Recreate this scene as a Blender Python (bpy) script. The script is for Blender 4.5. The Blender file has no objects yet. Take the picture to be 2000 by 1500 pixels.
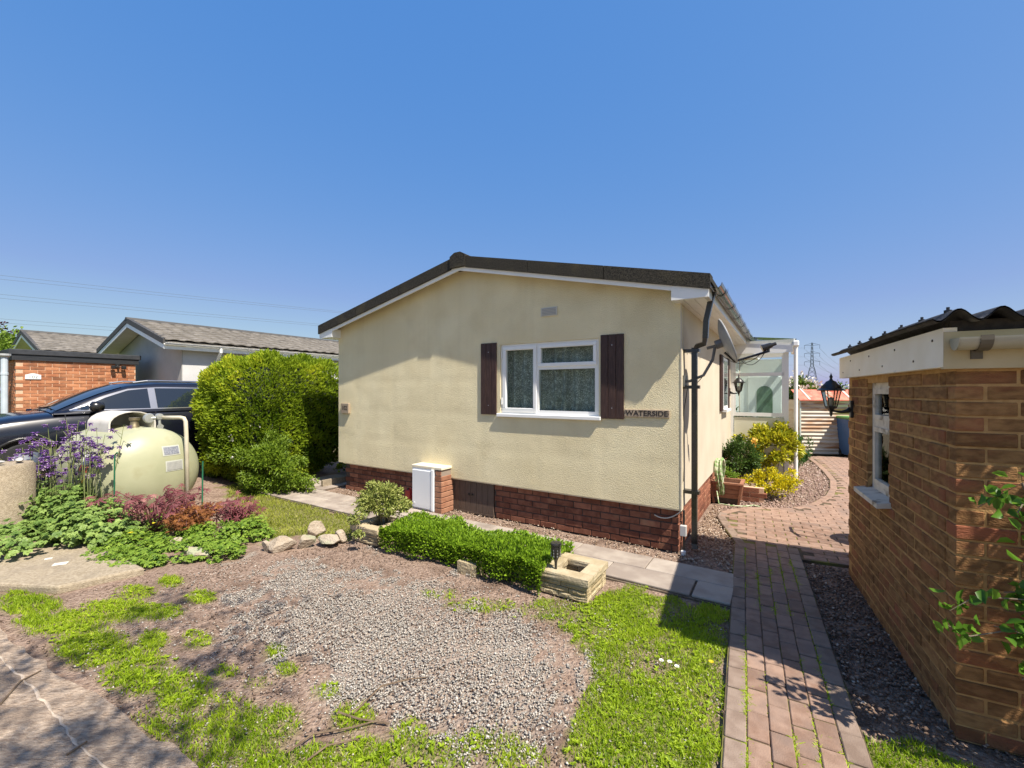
import bpy, math, random
import numpy as np
from mathutils import Vector, Matrix

random.seed(7)
RNG = np.random.default_rng(11)
SC = bpy.context.scene
COL = SC.collection
PI = math.pi

# ------------------------------------------------------------------ camera
EYE = 1.70            # eye height in metres
F = 838.0             # focal length in photo pixels (photo 2000 x 1500)
HOR = 763.0           # horizon row
cd = bpy.data.cameras.new('camera')
cam = bpy.data.objects.new('camera', cd)
COL.objects.link(cam)
cam.location = (0, 0, EYE)
cam.rotation_euler = (PI / 2, 0, 0)
cd.sensor_width = 36.0
cd.lens = F / 2000 * 36.0
cd.shift_y = (HOR - 750) / 2000
cd.clip_start = 0.05
cd.clip_end = 6000
SC.camera = cam

# ------------------------------------------------------------------ light
LDIR = Vector((-0.4755, 0.5014, -1.0)).normalized()      # direction the sunlight travels
SUN_EL = math.asin(-LDIR.z)
SUN_AZ = math.atan2(-LDIR.x, -LDIR.y)                     # from +Y towards +X
w = bpy.data.worlds.new('World'); SC.world = w; w.use_nodes = True
nt = w.node_tree
bg = nt.nodes['Background']
sky = nt.nodes.new('ShaderNodeTexSky')
sky.sky_type = 'NISHITA'; sky.sun_disc = False
sky.sun_elevation = SUN_EL; sky.sun_rotation = SUN_AZ
sky.altitude = 100; sky.air_density = 1.0; sky.dust_density = 1.0; sky.ozone_density = 2.5
# camera-like response of the clear sky, the same in every direction: green and blue saturate softly
sep = nt.nodes.new('ShaderNodeSeparateColor'); com = nt.nodes.new('ShaderNodeCombineColor')
nt.links.new(sky.outputs[0], sep.inputs[0])
for ch, gain, ref, ex in ((0, 0.95, 1.0, 1.0), (1, 2.42, 1.44, 0.45), (2, 5.9, 2.7, 0.16)):
    dv = nt.nodes.new('ShaderNodeMath'); dv.operation = 'DIVIDE'; dv.inputs[1].default_value = ref
    pw = nt.nodes.new('ShaderNodeMath'); pw.operation = 'POWER'; pw.inputs[1].default_value = ex
    ml = nt.nodes.new('ShaderNodeMath'); ml.operation = 'MULTIPLY'; ml.inputs[1].default_value = gain
    mn = nt.nodes.new('ShaderNodeMath'); mn.operation = 'MAXIMUM'      # the bright glow round the sun stays as it is
    nt.links.new(sep.outputs[ch], dv.inputs[0]); nt.links.new(dv.outputs[0], pw.inputs[0]); nt.links.new(pw.outputs[0], ml.inputs[0])
    nt.links.new(ml.outputs[0], mn.inputs[0]); nt.links.new(sep.outputs[ch], mn.inputs[1]); nt.links.new(mn.outputs[0], com.inputs[ch])
nt.links.new(com.outputs[0], bg.inputs[0])
bg.inputs[1].default_value = 0.0525
sd = bpy.data.lights.new('sun', 'SUN'); sun = bpy.data.objects.new('sun', sd); COL.objects.link(sun)
sd.energy = 4.1; sd.angle = math.radians(0.53); sd.color = (1.0, 0.925, 0.81)
sun.rotation_euler = LDIR.to_track_quat('-Z', 'Y').to_euler()
sun.location = (6, -6, 12)
SC.view_settings.view_transform = 'Standard'
SC.view_settings.look = 'None'
SC.view_settings.exposure = 1.13
SC.view_settings.gamma = 1.0
SC.view_settings.use_curve_mapping = False
SC.cycles.max_bounces = 6
SC.cycles.transparent_max_bounces = 12
SC.cycles.use_denoising = True

# ------------------------------------------------------------------ helpers
def ground_z(x, y):
    return np.clip((-np.asarray(x, float) - 4.4) * 0.12, 0, 0.4)

def G(px, py, z=0.0):
    """ground point under a photo pixel (2000 x 1500), at height z"""
    Y = F * (EYE - z) / (py - HOR)
    return Vector(((px - 1000) / F * Y, Y, z))

def at(px, py, Y):
    """point seen at a pixel, at depth Y"""
    return Vector(((px - 1000) / F * Y, Y, EYE - (py - HOR) / F * Y))

def pix(x, y, z=0.0):
    return 1000 + F * x / y, HOR + F * (EYE - z) / y

def _hash(i, j, s):
    h = np.sin(i * 127.1 + j * 311.7 + s * 74.7) * 43758.5453
    return h - np.floor(h)

def vnoise(x, y, sc, seed=0):
    x = np.asarray(x, float) / sc; y = np.asarray(y, float) / sc
    i = np.floor(x); j = np.floor(y); fx = x - i; fy = y - j
    fx = fx * fx * (3 - 2 * fx); fy = fy * fy * (3 - 2 * fy)
    a = _hash(i, j, seed); b = _hash(i + 1, j, seed); c = _hash(i, j + 1, seed); d = _hash(i + 1, j + 1, seed)
    return (a * (1 - fx) + b * fx) * (1 - fy) + (c * (1 - fx) + d * fx) * fy

def inpoly(px, py, poly):
    px = np.asarray(px, float); py = np.asarray(py, float)
    r = np.zeros(px.shape, bool); n = len(poly); j = n - 1
    for i in range(n):
        xi, yi = poly[i]; xj, yj = poly[j]
        c = ((yi > py) != (yj > py)) & (px < (xj - xi) * (py - yi) / ((yj - yi) or 1e-9) + xi)
        r ^= c; j = i
    return r

# ---- materials
def _n(nt, t, **kw):
    n = nt.nodes.new(t)
    for k, v in kw.items():
        setattr(n, k, v)
    return n

def mat(name, c1, c2=None, scale=8.0, rough=0.7, bump=0.0, bscale=60.0, metallic=0.0, rnd=0.0, spec=0.5,
        detail=4.0, c3=None, s3=2.0, t3=(0.5, 0.65), stretch=None, coat=0.0, bdist=0.01, contrast=(0.35, 0.65), valrnd=0.0):
    """procedural material: noise between c1 and c2, patches of c3, per-object random mix/value, noise bump"""
    m = bpy.data.materials.new(name); m.use_nodes = True
    nt = m.node_tree; b = nt.nodes['Principled BSDF']; L = nt.links.new
    b.inputs['Roughness'].default_value = rough
    b.inputs['Metallic'].default_value = metallic
    b.inputs['Specular IOR Level'].default_value = spec
    b.inputs['Coat Weight'].default_value = coat
    tc = _n(nt, 'ShaderNodeTexCoord'); oi = _n(nt, 'ShaderNodeObjectInfo')
    mul = _n(nt, 'ShaderNodeMath', operation='MULTIPLY'); mul.inputs[1].default_value = 37.0
    L(oi.outputs['Random'], mul.inputs[0])
    add = _n(nt, 'ShaderNodeVectorMath', operation='ADD')
    L(tc.outputs['Object'], add.inputs[0]); L(mul.outputs[0], add.inputs[1])
    vec = add.outputs[0]
    if stretch:
        mp = _n(nt, 'ShaderNodeVectorMath', operation='MULTIPLY'); mp.inputs[1].default_value = stretch
        L(vec, mp.inputs[0]); vec = mp.outputs[0]
    col = None
    if c2 is None:
        rgb = _n(nt, 'ShaderNodeRGB'); rgb.outputs[0].default_value = (*c1, 1); col = rgb.outputs[0]
    else:
        no = _n(nt, 'ShaderNodeTexNoise'); no.inputs['Scale'].default_value = scale; no.inputs['Detail'].default_value = detail
        L(vec, no.inputs['Vector'])
        mr = _n(nt, 'ShaderNodeMapRange'); mr.inputs[1].default_value = contrast[0]; mr.inputs[2].default_value = contrast[1]
        L(no.outputs[0], mr.inputs[0]); fac = mr.outputs[0]
        if rnd:
            ad = _n(nt, 'ShaderNodeMath', operation='MULTIPLY_ADD'); ad.inputs[1].default_value = rnd
            sb = _n(nt, 'ShaderNodeMath', operation='SUBTRACT'); sb.inputs[1].default_value = 0.5
            L(oi.outputs['Random'], sb.inputs[0]); L(sb.outputs[0], ad.inputs[0]); L(fac, ad.inputs[2])
            cl = _n(nt, 'ShaderNodeClamp'); L(ad.outputs[0], cl.inputs[0]); fac = cl.outputs[0]
        mx = _n(nt, 'ShaderNodeMix', data_type='RGBA'); mx.inputs[6].default_value = (*c1, 1); mx.inputs[7].default_value = (*c2, 1)
        L(fac, mx.inputs[0]); col = mx.outputs[2]
    if c3 is not None:
        n3 = _n(nt, 'ShaderNodeTexNoise'); n3.inputs['Scale'].default_value = s3; n3.inputs['Detail'].default_value = 6
        L(vec, n3.inputs['Vector'])
        r3 = _n(nt, 'ShaderNodeMapRange'); r3.inputs[1].default_value = t3[0]; r3.inputs[2].default_value = t3[1]
        L(n3.outputs[0], r3.inputs[0])
        m3 = _n(nt, 'ShaderNodeMix', data_type='RGBA'); m3.inputs[7].default_value = (*c3, 1)
        L(r3.outputs[0], m3.inputs[0]); L(col, m3.inputs[6]); col = m3.outputs[2]
    if valrnd:
        hs = _n(nt, 'ShaderNodeHueSaturation')
        r4 = _n(nt, 'ShaderNodeMapRange'); r4.inputs[3].default_value = 1 - valrnd; r4.inputs[4].default_value = 1 + valrnd
        m5 = _n(nt, 'ShaderNodeMath', operation='MULTIPLY'); m5.inputs[1].default_value = 7.31
        f5 = _n(nt, 'ShaderNodeMath', operation='FRACT')
        L(oi.outputs['Random'], m5.inputs[0]); L(m5.outputs[0], f5.inputs[0]); L(f5.outputs[0], r4.inputs[0])
        L(r4.outputs[0], hs.inputs['Value']); L(col, hs.inputs['Color']); col = hs.outputs[0]
    L(col, b.inputs['Base Color'])
    if bump:
        nb = _n(nt, 'ShaderNodeTexNoise'); nb.inputs['Scale'].default_value = bscale; nb.inputs['Detail'].default_value = 5
        L(vec, nb.inputs['Vector'])
        bp = _n(nt, 'ShaderNodeBump'); bp.inputs['Strength'].default_value = bump; bp.inputs['Distance'].default_value = bdist
        L(nb.outputs[0], bp.inputs['Height']); L(bp.outputs[0], b.inputs['Normal'])
    return m

def leafmat(name, dark, light, trans=0.35, rough=0.5, third=None):
    m = bpy.data.materials.new(name); m.use_nodes = True
    nt = m.node_tree; b = nt.nodes['Principled BSDF']; L = nt.links.new
    out = nt.nodes['Material Output']
    at_ = _n(nt, 'ShaderNodeAttribute', attribute_name='tone')
    rp = _n(nt, 'ShaderNodeValToRGB')
    rp.color_ramp.elements[0].color = (*dark, 1); rp.color_ramp.elements[1].color = (*light, 1)
    if third:
        e = rp.color_ramp.elements.new(0.86); e.color = (*light, 1)
        rp.color_ramp.elements[2].color = (*third, 1)
    L(at_.outputs['Fac'], rp.inputs[0]); L(rp.outputs[0], b.inputs['Base Color'])
    b.inputs['Roughness'].default_value = rough
    b.inputs['Specular IOR Level'].default_value = 0.35
    tr = _n(nt, 'ShaderNodeBsdfTranslucent'); L(rp.outputs[0], tr.inputs[0])
    ms = _n(nt, 'ShaderNodeMixShader'); ms.inputs[0].default_value = trans
    L(b.outputs[0], ms.inputs[1]); L(tr.outputs[0], ms.inputs[2]); L(ms.outputs[0], out.inputs[0])
    return m

def glassmat(name, tint=(0.9, 0.95, 0.95), refl=0.12):
    m = bpy.data.materials.new(name); m.use_nodes = True
    nt = m.node_tree; L = nt.links.new; out = nt.nodes['Material Output']
    nt.nodes.remove(nt.nodes['Principled BSDF'])
    t = _n(nt, 'ShaderNodeBsdfTransparent'); t.inputs[0].default_value = (*tint, 1)
    g = _n(nt, 'ShaderNodeBsdfGlossy'); g.inputs['Roughness'].default_value = 0.02
    fr = _n(nt, 'ShaderNodeLayerWeight'); fr.inputs[0].default_value = refl
    mx = _n(nt, 'ShaderNodeMixShader')
    L(fr.outputs['Fresnel'], mx.inputs[0]); L(t.outputs[0], mx.inputs[1]); L(g.outputs[0], mx.inputs[2]); L(mx.outputs[0], out.inputs[0])
    return m

# ---- objects
def tag(o, label=None, cat=None, group=None, kind=None):
    if label: o['label'] = label
    if cat: o['category'] = cat
    if group: o['group'] = group
    if kind: o['kind'] = kind
    return o

def empty(name, loc=(0, 0, 0), rz=0.0, label=None, cat=None, group=None, kind=None):
    o = bpy.data.objects.new(name, None); COL.objects.link(o)
    o.location = loc; o.rotation_euler = (0, 0, rz); o.empty_display_size = 0.1
    return tag(o, label, cat, group, kind)

def link(name, me, m=None, parent=None, loc=None, rot=None):
    o = bpy.data.objects.new(name, me); COL.objects.link(o)
    if m is not None and len(me.materials) == 0: me.materials.append(m)
    if parent is not None: o.parent = parent
    if loc is not None: o.location = loc
    if rot is not None: o.rotation_euler = rot
    return o

class MB:
    """collects shapes into one mesh"""
    def __init__(s): s.v = []; s.f = []
    def add(s, vs, fs):
        k = len(s.v); s.v += [tuple(p) for p in vs]; s.f += [tuple(i + k for i in f) for f in fs]; return s
    def box(s, x0, x1, y0, y1, z0, z1):
        return s.add([(x0, y0, z0), (x1, y0, z0), (x1, y1, z0), (x0, y1, z0), (x0, y0, z1), (x1, y0, z1), (x1, y1, z1), (x0, y1, z1)],
                     [(0, 3, 2, 1), (4, 5, 6, 7), (0, 1, 5, 4), (1, 2, 6, 5), (2, 3, 7, 6), (3, 0, 4, 7)])
    def cbox(s, x0, x1, y0, y1, z0, z1, c=0.004):
        """box with chamfered edges"""
        vs = []; idx = {}
        X = (x0, x1); Y = (y0, y1); Z = (z0, z1)
        for i in (0, 1):
            for j in (0, 1):
                for k in (0, 1):
                    sx = 1 if i == 0 else -1; sy = 1 if j == 0 else -1; sz = 1 if k == 0 else -1
                    for ax in range(3):
                        p = [X[i] + sx * c, Y[j] + sy * c, Z[k] + sz * c]
                        p[ax] = (X[i], Y[j], Z[k])[ax]
                        idx[(i, j, k, ax)] = len(vs); vs.append(tuple(p))
        fs = []
        for ax in range(3):
            o1, o2 = [q for q in range(3) if q != ax]
            for e in (0, 1):
                q = []
                for (p1, p2) in ((0, 0), (1, 0), (1, 1), (0, 1)):
                    t = [0, 0, 0]; t[ax] = e; t[o1] = p1; t[o2] = p2
                    q.append(idx[(t[0], t[1], t[2], ax)])
                flip = (e == 0) != (ax == 1)
                fs.append(tuple(q[::-1]) if flip else tuple(q))
        for ax in range(3):          # edges along axis ax
            o1, o2 = [q for q in range(3) if q != ax]
            for p1 in (0, 1):
                for p2 in (0, 1):
                    t0 = [0, 0, 0]; t1 = [0, 0, 0]
                    t0[o1] = t1[o1] = p1; t0[o2] = t1[o2] = p2; t0[ax] = 0; t1[ax] = 1
                    q = [idx[(*t0, o1)], idx[(*t1, o1)], idx[(*t1, o2)], idx[(*t0, o2)]]
                    fs.append(tuple(q))
        for i in (0, 1):
            for j in (0, 1):
                for k in (0, 1):
                    fs.append((idx[(i, j, k, 0)], idx[(i, j, k, 1)], idx[(i, j, k, 2)]))
        return s.add(vs, fs)
    def prism(s, poly, h0, h1, axis='z'):
        """polygon (ccw, two coordinates) extruded from h0 to h1 along an axis"""
        n = len(poly)
        def P(p, h):
            return {'z': (p[0], p[1], h), 'y': (p[0], h, p[1]), 'x': (h, p[0], p[1])}[axis]
        vs = [P(p, h0) for p in poly] + [P(p, h1) for p in poly]
        fs = [tuple(range(n))[::-1], tuple(range(n, 2 * n))] + [(i, (i + 1) % n, (i + 1) % n + n, i + n) for i in range(n)]
        if axis == 'y': fs = [f[::-1] for f in fs]
        return s.add(vs, fs)
    def tube(s, pts, r, n=8, cap=True, flat=None):
        pts = [Vector(p) for p in pts]; m = len(pts)
        rs = r if isinstance(r, (list, tuple)) else [r] * m
        vs = []; up = None
        for i, p in enumerate(pts):
            d = (pts[min(i + 1, m - 1)] - pts[max(i - 1, 0)]).normalized()
            if up is None:
                up = Vector((0, 0, 1)) if abs(d.z) < 0.9 else Vector((1, 0, 0))
            a = d.cross(up).normalized(); b2 = a.cross(d).normalized(); up = b2
            off = PI / 4 if n == 4 else 0
            for k in range(n):
                t = 2 * PI * k / n + off
                vs.append(p + (a * math.cos(t) + b2 * math.sin(t)) * rs[i])
        fs = [(i * n + k, i * n + (k + 1) % n, (i + 1) * n + (k + 1) % n, (i + 1) * n + k) for i in range(m - 1) for k in range(n)]
        if cap: fs += [tuple(range(n))[::-1], tuple(range((m - 1) * n, m * n))]
        return s.add(vs, fs)
    def lathe(s, prof, n=24, c=(0, 0, 0), axis='z'):
        """prof: (radius, height) pairs"""
        vs = []; m = len(prof)
        for (r, h) in prof:
            for k in range(n):
                t = 2 * PI * k / n
                p = (r * math.cos(t), r * math.sin(t), h)
                if axis == 'x': p = (h, r * math.cos(t), r * math.sin(t))
                if axis == 'y': p = (r * math.sin(t), h, r * math.cos(t))
                vs.append((p[0] + c[0], p[1] + c[1], p[2] + c[2]))
        fs = [(i * n + k, i * n + (k + 1) % n, (i + 1) * n + (k + 1) % n, (i + 1) * n + k) for i in range(m - 1) for k in range(n)]
        if prof[0][0] > 1e-5: fs.append(tuple(range(n))[::-1])
        if prof[-1][0] > 1e-5: fs.append(tuple(range((m - 1) * n, m * n)))
        return s.add(vs, fs)
    def grid(s, rows):
        """rows of equally many points"""
        m = len(rows); n = len(rows[0])
        return s.add([p for r in rows for p in r], [(i * n + k, i * n + k + 1, (i + 1) * n + k + 1, (i + 1) * n + k) for i in range(m - 1) for k in range(n - 1)])
    def mesh(s, name, smooth=False):
        me = bpy.data.meshes.new(name); me.from_pydata(s.v, [], s.f); me.update()
        if smooth:
            me.polygons.foreach_set('use_smooth', [True] * len(me.polygons))
        return me
    def build(s, name, m, parent=None, smooth=False, loc=None, rot=None, label=None):
        o = link(name, s.mesh(name, smooth), m, parent, loc, rot)
        if smooth == 'angle':
            try:
                o.data.set_sharp_from_angle(angle=math.radians(38))
            except Exception:
                pass
        if label: o['label'] = label
        return o

def npmesh(name, V, Fq, tone=None, smooth=False):
    """mesh from numpy arrays; Fq (n, k) faces all with k corners"""
    me = bpy.data.meshes.new(name)
    n, k = Fq.shape
    me.vertices.add(len(V)); me.vertices.foreach_set('co', np.ascontiguousarray(V, dtype=np.float32).ravel())
    me.loops.add(n * k); me.loops.foreach_set('vertex_index', np.ascontiguousarray(Fq, dtype=np.int32).ravel())
    me.polygons.add(n); me.polygons.foreach_set('loop_start', np.arange(0, n * k, k, dtype=np.int32))
    try:
        me.polygons.foreach_set('loop_total', np.full(n, k, dtype=np.int32))
    except Exception:
        pass
    if smooth: me.polygons.foreach_set('use_smooth', np.ones(n, dtype=bool))
    me.update(calc_edges=True)
    if tone is not None:
        a = me.attributes.new('tone', 'FLOAT', 'FACE'); a.data.foreach_set('value', np.ascontiguousarray(tone, dtype=np.float32))
    return me

def unit(v):
    return v / (np.linalg.norm(v, axis=1, keepdims=True) + 1e-9)

def leaf_arrays(P, D, Nrm, ln, wd, fold=0.25, curl=0.15):
    """two-quad leaves: base, shoulders, tip; P base points, D axis, Nrm rough normal"""
    n = len(P); D = unit(D); S = unit(np.cross(D, Nrm)); N2 = np.cross(S, D)
    ln = np.broadcast_to(np.asarray(ln, float), (n,))[:, None]; wd = np.broadcast_to(np.asarray(wd, float), (n,))[:, None]
    V = np.stack([P,
                  P + D * ln * 0.35 + S * wd * 0.5 + N2 * wd * fold, P + D * ln * 0.72 + S * wd * 0.38 + N2 * wd * fold * 0.8,
                  P + D * ln - N2 * ln * curl,
                  P + D * ln * 0.72 - S * wd * 0.38 + N2 * wd * fold * 0.8, P + D * ln * 0.35 - S * wd * 0.5 + N2 * wd * fold], axis=1).reshape(-1, 3)
    b = np.arange(n)[:, None] * 6
    Fq = np.concatenate([b + np.array([[0, 1, 2, 3]]), b + np.array([[0, 3, 4, 5]])], axis=1).reshape(-1, 4)
    return V, Fq

def rvec(n):
    return unit(RNG.normal(size=(n, 3)))
# ================================================================== THE SETTING
HA = math.atan2(-0.5341, 0.8455)          # house frame: local x = towards the right along the front, y = back along the side
HC = Vector((1.74, 4.42, 0))
def hw(a, b, z=0.0):
    """house coordinates (a metres left of the right front corner, b metres back) to world"""
    return HC + Vector((-a * 0.8455 + b * 0.5341, a * 0.5341 + b * 0.8455, z))

SOIL = mat('soil', (0.19, 0.128, 0.095), (0.36, 0.265, 0.205), 38, 0.95, 1.0, 55, c3=(0.17, 0.115, 0.085), s3=3.0, t3=(0.5, 0.7), spec=0.1, detail=10, bdist=.03)
def ground_material():
    m = SOIL; nt = m.node_tree; b = nt.nodes['Principled BSDF']; L = nt.links.new
    src = b.inputs['Base Color'].links[0].from_socket
    for nm, c in (('grassy', (0.16, 0.18, 0.04)), ('stony', (0.36, 0.32, 0.275)), ('far', (0.10, 0.14, 0.035))):
        a = _n(nt, 'ShaderNodeAttribute', attribute_name=nm)
        mx = _n(nt, 'ShaderNodeMix', data_type='RGBA'); mx.inputs[7].default_value = (*c, 1)
        L(a.outputs['Fac'], mx.inputs[0]); L(src, mx.inputs[6]); src = mx.outputs[2]
    L(src, b.inputs['Base Color'])
ground_material()

LAWN = [(1000, 1205), (1060, 1178), (1120, 1185), (1190, 1168), (1215, 1142), (1262, 1152), (1425, 1194), (1428, 1290), (1406, 1520), (1380, 1700), (1060, 1700),
        (1100, 1480), (1130, 1400), (1165, 1330), (1150, 1270), (1090, 1225)]
BACK_LAWN = [(440, 950), (545, 960), (640, 988), (708, 1022), (697, 1052), (600, 1048), (520, 1050), (450, 1010)]
RIGHT_GRASS = [(1690, 1440), (1760, 1440), (1850, 1475), (1960, 1510), (2100, 1700), (1740, 1700)]
GRAVEL = [(560, 1118), (640, 1106), (760, 1118), (860, 1148), (980, 1206), (1090, 1256), (1165, 1330), (1130, 1400), (1090, 1455), (1000, 1480), (880, 1440),
          (760, 1405), (640, 1345), (560, 1280), (500, 1205), (490, 1150)]
PATCH = [(60, 1180, 60, 22, .9), (120, 1215, 90, 28, .9), (230, 1190, 70, 26, .8), (180, 1262, 75, 40, 1), (300, 1195, 60, 16, .7), (335, 1135, 25, 11, .8), (390, 1165, 30, 13, .8),
         (265, 1155, 40, 14, .6), (300, 1250, 30, 20, .8), (385, 1250, 30, 20, .9), (270, 1310, 75, 45, 1), (360, 1352, 60, 46, .9), (440, 1430, 100, 70, .95), (540, 1408, 50, 35, .9),
         (300, 1425, 60, 40, .5), (540, 1270, 22, 15, .8), (560, 1305, 22, 14, .8), (500, 1332, 30, 12, .5), (440, 1310, 25, 14, .4), (640, 1350, 30, 18, .5), (690, 1400, 42, 28, .7),
         (720, 1480, 60, 40, .8), (800, 1450, 42, 50, .5), (620, 1480, 60, 30, .7), (870, 1470, 60, 40, .6), (960, 1445, 60, 26, .5), (1010, 1490, 60, 40, .7), (940, 1182, 70, 14, .45),
         (480, 1490, 110, 40, .95), (20, 1160, 40, 18, .7), (860, 1160, 40, 10, .3), (1075, 1190, 60, 20, .6), (560, 1540, 300, 60, .7)]

def grass_density(x, y):
    px, py = pix(x, y)
    n1 = vnoise(x, y, 0.22, 3); n2 = vnoise(x, y, 0.07, 5); n3 = vnoise(x, y, 0.5, 9)
    jx = px + (vnoise(x, y, 0.12, 1) - .5) * 50; jy = py + (vnoise(x, y, 0.12, 2) - .5) * 36
    d = np.where(inpoly(jx, jy, LAWN), np.clip(0.30 + 1.0 * n1 + 0.35 * (n2 - .5) - np.clip((1180 - px) / 260, 0, .5), 0, 1), 0.0)
    d = np.maximum(d, np.where(inpoly(jx, jy, BACK_LAWN), 0.85, 0))
    d = np.maximum(d, np.where(inpoly(jx, jy, RIGHT_GRASS), 0.8, 0))
    for (cx, cy, rx, ry, k) in PATCH:
        e = ((px - cx) / rx) ** 2 + ((py - cy) / ry) ** 2
        d = np.maximum(d, min(k * 1.35, 1.1) * np.clip(1.35 - e, 0, 1) * np.clip(n2 * 1.5 + n1 * .6 - .15, 0, 1))
    road = inpoly(px, py, [(-900, 700 + 100), (0, 1218), (150, 1306), (372, 1500), (600, 1720), (-3000, 1720)])
    return np.where(road | (y < 0.6), 0, d)

def gravel_density(x, y):
    px, py = pix(x, y)
    jx = px + (vnoise(x, y, 0.25, 21) - .5) * 170 + (vnoise(x, y, 0.05, 22) - .5) * 150
    jy = py + (vnoise(x, y, 0.25, 23) - .5) * 80 + (vnoise(x, y, 0.05, 24) - .5) * 80
    return np.where(inpoly(jx, jy, GRAVEL), 1.0, 0.0) * np.clip(0.65 + .6 * (vnoise(x, y, .3, 27) - .3), .2, 1)

def axis_points(lo, hi, step, far):
    core = list(np.arange(lo, hi + 1e-6, step)); s = step; a = lo; b = hi; left = []; right = []
    while a > -far or b < far:
        s *= 1.45; a -= s; b += s; left.append(a); right.append(b)
    return np.array(left[::-1] + core + right)
gx = axis_points(-6.5, 5.0, 0.05, 2500); gy = axis_points(0.6, 8.0, 0.05, 2500)
XX, YY = np.meshgrid(gx, gy); x = XX.ravel(); y = YY.ravel()
near = (x > -7) & (x < 6) & (y > 0.5) & (y < 9)
zz = ground_z(x, y)
zz = zz + np.where(near, (vnoise(x, y, 0.35, 40) - .5) * 0.02 + (vnoise(x, y, 0.08, 41) - .5) * 0.010, 0)
ys = np.where(y > 0.3, y, 0.3)
gd = np.where(near, grass_density(x, ys), 0); sd_ = np.where(near, gravel_density(x, ys), 0)
nx, ny = len(gx), len(gy)
ii = (np.arange(ny - 1)[:, None] * nx + np.arange(nx - 1)[None, :]).ravel()
me = npmesh('ground', np.stack([x, y, zz - 0.012], 1), np.stack([ii, ii + 1, ii + nx + 1, ii + nx], 1), smooth=True)
for nm, val in (('grassy', gd * 0.75), ('stony', sd_ * 0.55), ('far', np.clip((np.hypot(x, y) - 11) / 5, 0, 1))):
    at_ = me.attributes.new(nm, 'FLOAT', 'POINT'); at_.data.foreach_set('value', val.astype(np.float32))
tag(link('ground', me, SOIL), 'bare reddish brown soil ground of the front garden', 'ground', kind='structure')

# ---- grass blades
GRASS = leafmat('grass_blades', (0.17, 0.28, 0.006), (0.47, 0.60, 0.03), 0.5, 0.55, third=(0.52, 0.47, 0.14))
DRYGRASS = leafmat('mown_grass', (0.19, 0.23, 0.025), (0.42, 0.44, 0.07), 0.45, 0.6, third=(0.55, 0.50, 0.18))
def blades(P, h, wd, lean=0.6):
    n = len(P); th = RNG.uniform(0, 2 * PI, n)
    S = np.stack([np.cos(th), np.sin(th), np.zeros(n)], 1)
    ph = RNG.uniform(0, 2 * PI, n); ln = RNG.uniform(0.1, 1.0, n) * lean
    B = np.stack([np.cos(ph) * ln, np.sin(ph) * ln, np.ones(n)], 1)
    B2 = np.stack([np.cos(ph) * ln * 2.1, np.sin(ph) * ln * 2.1, np.ones(n) * (1 - .25 * ln)], 1)
    h = h[:, None]; W = S * np.broadcast_to(np.asarray(wd), (n,))[:, None]
    V = np.stack([P - W * .5, P + W * .5, P + B * h * .5 + W * .4, P + B * h * .5 - W * .4, P + B2 * h * .95 + W * .07, P + B2 * h * .95 - W * .07], 1).reshape(-1, 3)
    b = np.arange(n)[:, None] * 6
    return V, np.concatenate([b + np.array([[0, 1, 2, 3]]), b + np.array([[3, 2, 4, 5]])], 1).reshape(-1, 4)

def grass_object(name, label, n, box, dens, hgt, m, wd=0.0055):
    px = RNG.uniform(box[0], box[1], n); py = RNG.uniform(box[2], box[3], n)
    keep = RNG.uniform(0, 1, n) < dens(px, py) ** 1.3
    px = px[keep]; py = py[keep]
    P = np.stack([px, py, ground_z(px, py) - 0.008], 1)
    h = RNG.uniform(hgt[0], hgt[1], len(P)) * (0.6 + 0.8 * vnoise(px, py, 0.3, 77))
    V, Fq = blades(P, h, RNG.uniform(.6, 1.4, len(P)) * wd)
    tone = np.clip(RNG.normal(0.42, 0.22, len(P)) + (vnoise(px, py, 0.25, 50) - .5) * .5, 0, 1)
    return tag(link(name, npmesh(name, V, Fq, np.repeat(tone, 2)), m), label, 'grass', kind='stuff')

def only(poly, inv=False):
    def f(x, y):
        px, py = pix(x, y); k = inpoly(px, py, poly)
        return np.where(k != inv, grass_density(x, y), 0)
    return f
grass_object('grass', 'patchy bright green grass and weeds across the front garden', 420000, (-4.3, 2.2, 0.9, 4.5), lambda x, y: np.where(y < 4.4, grass_density(x, y), 0), (0.010, 0.034), GRASS)
grass_object('lawn_grass', 'mown yellow green lawn patch between the hedge and the planter', 60000, (-5.5, -1.2, 4.6, 8.2), only(BACK_LAWN), (0.02, 0.045), DRYGRASS, 0.008)
# broad weed leaves among the grass
def weeds(n):
    px = RNG.uniform(-3.5, 1.6, n); py = RNG.uniform(1.3, 4.2, n)
    k = RNG.uniform(0, 1, n) < grass_density(px, py) * .8 * (vnoise(px, py, .35, 91) > .5); px = px[k]; py = py[k]; m = len(px)
    P = np.repeat(np.stack([px, py, np.full(m, .002)], 1), 6, 0)
    th = RNG.uniform(0, 2 * PI, len(P)); D = np.stack([np.cos(th), np.sin(th), RNG.uniform(.15, .7, len(P))], 1)
    V, Fq = leaf_arrays(P, D, np.tile([[0, 0, 1.0]], (len(P), 1)), RNG.uniform(.010, .026, len(P)), RNG.uniform(.007, .014, len(P)))
    tag(link('weeds', npmesh('weeds', V, Fq, np.repeat(RNG.uniform(0.1, .8, len(P)), 2)), GRASS), 'small broad leaved weeds spread through the grass', 'weeds', kind='stuff')
weeds(11000)

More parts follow.
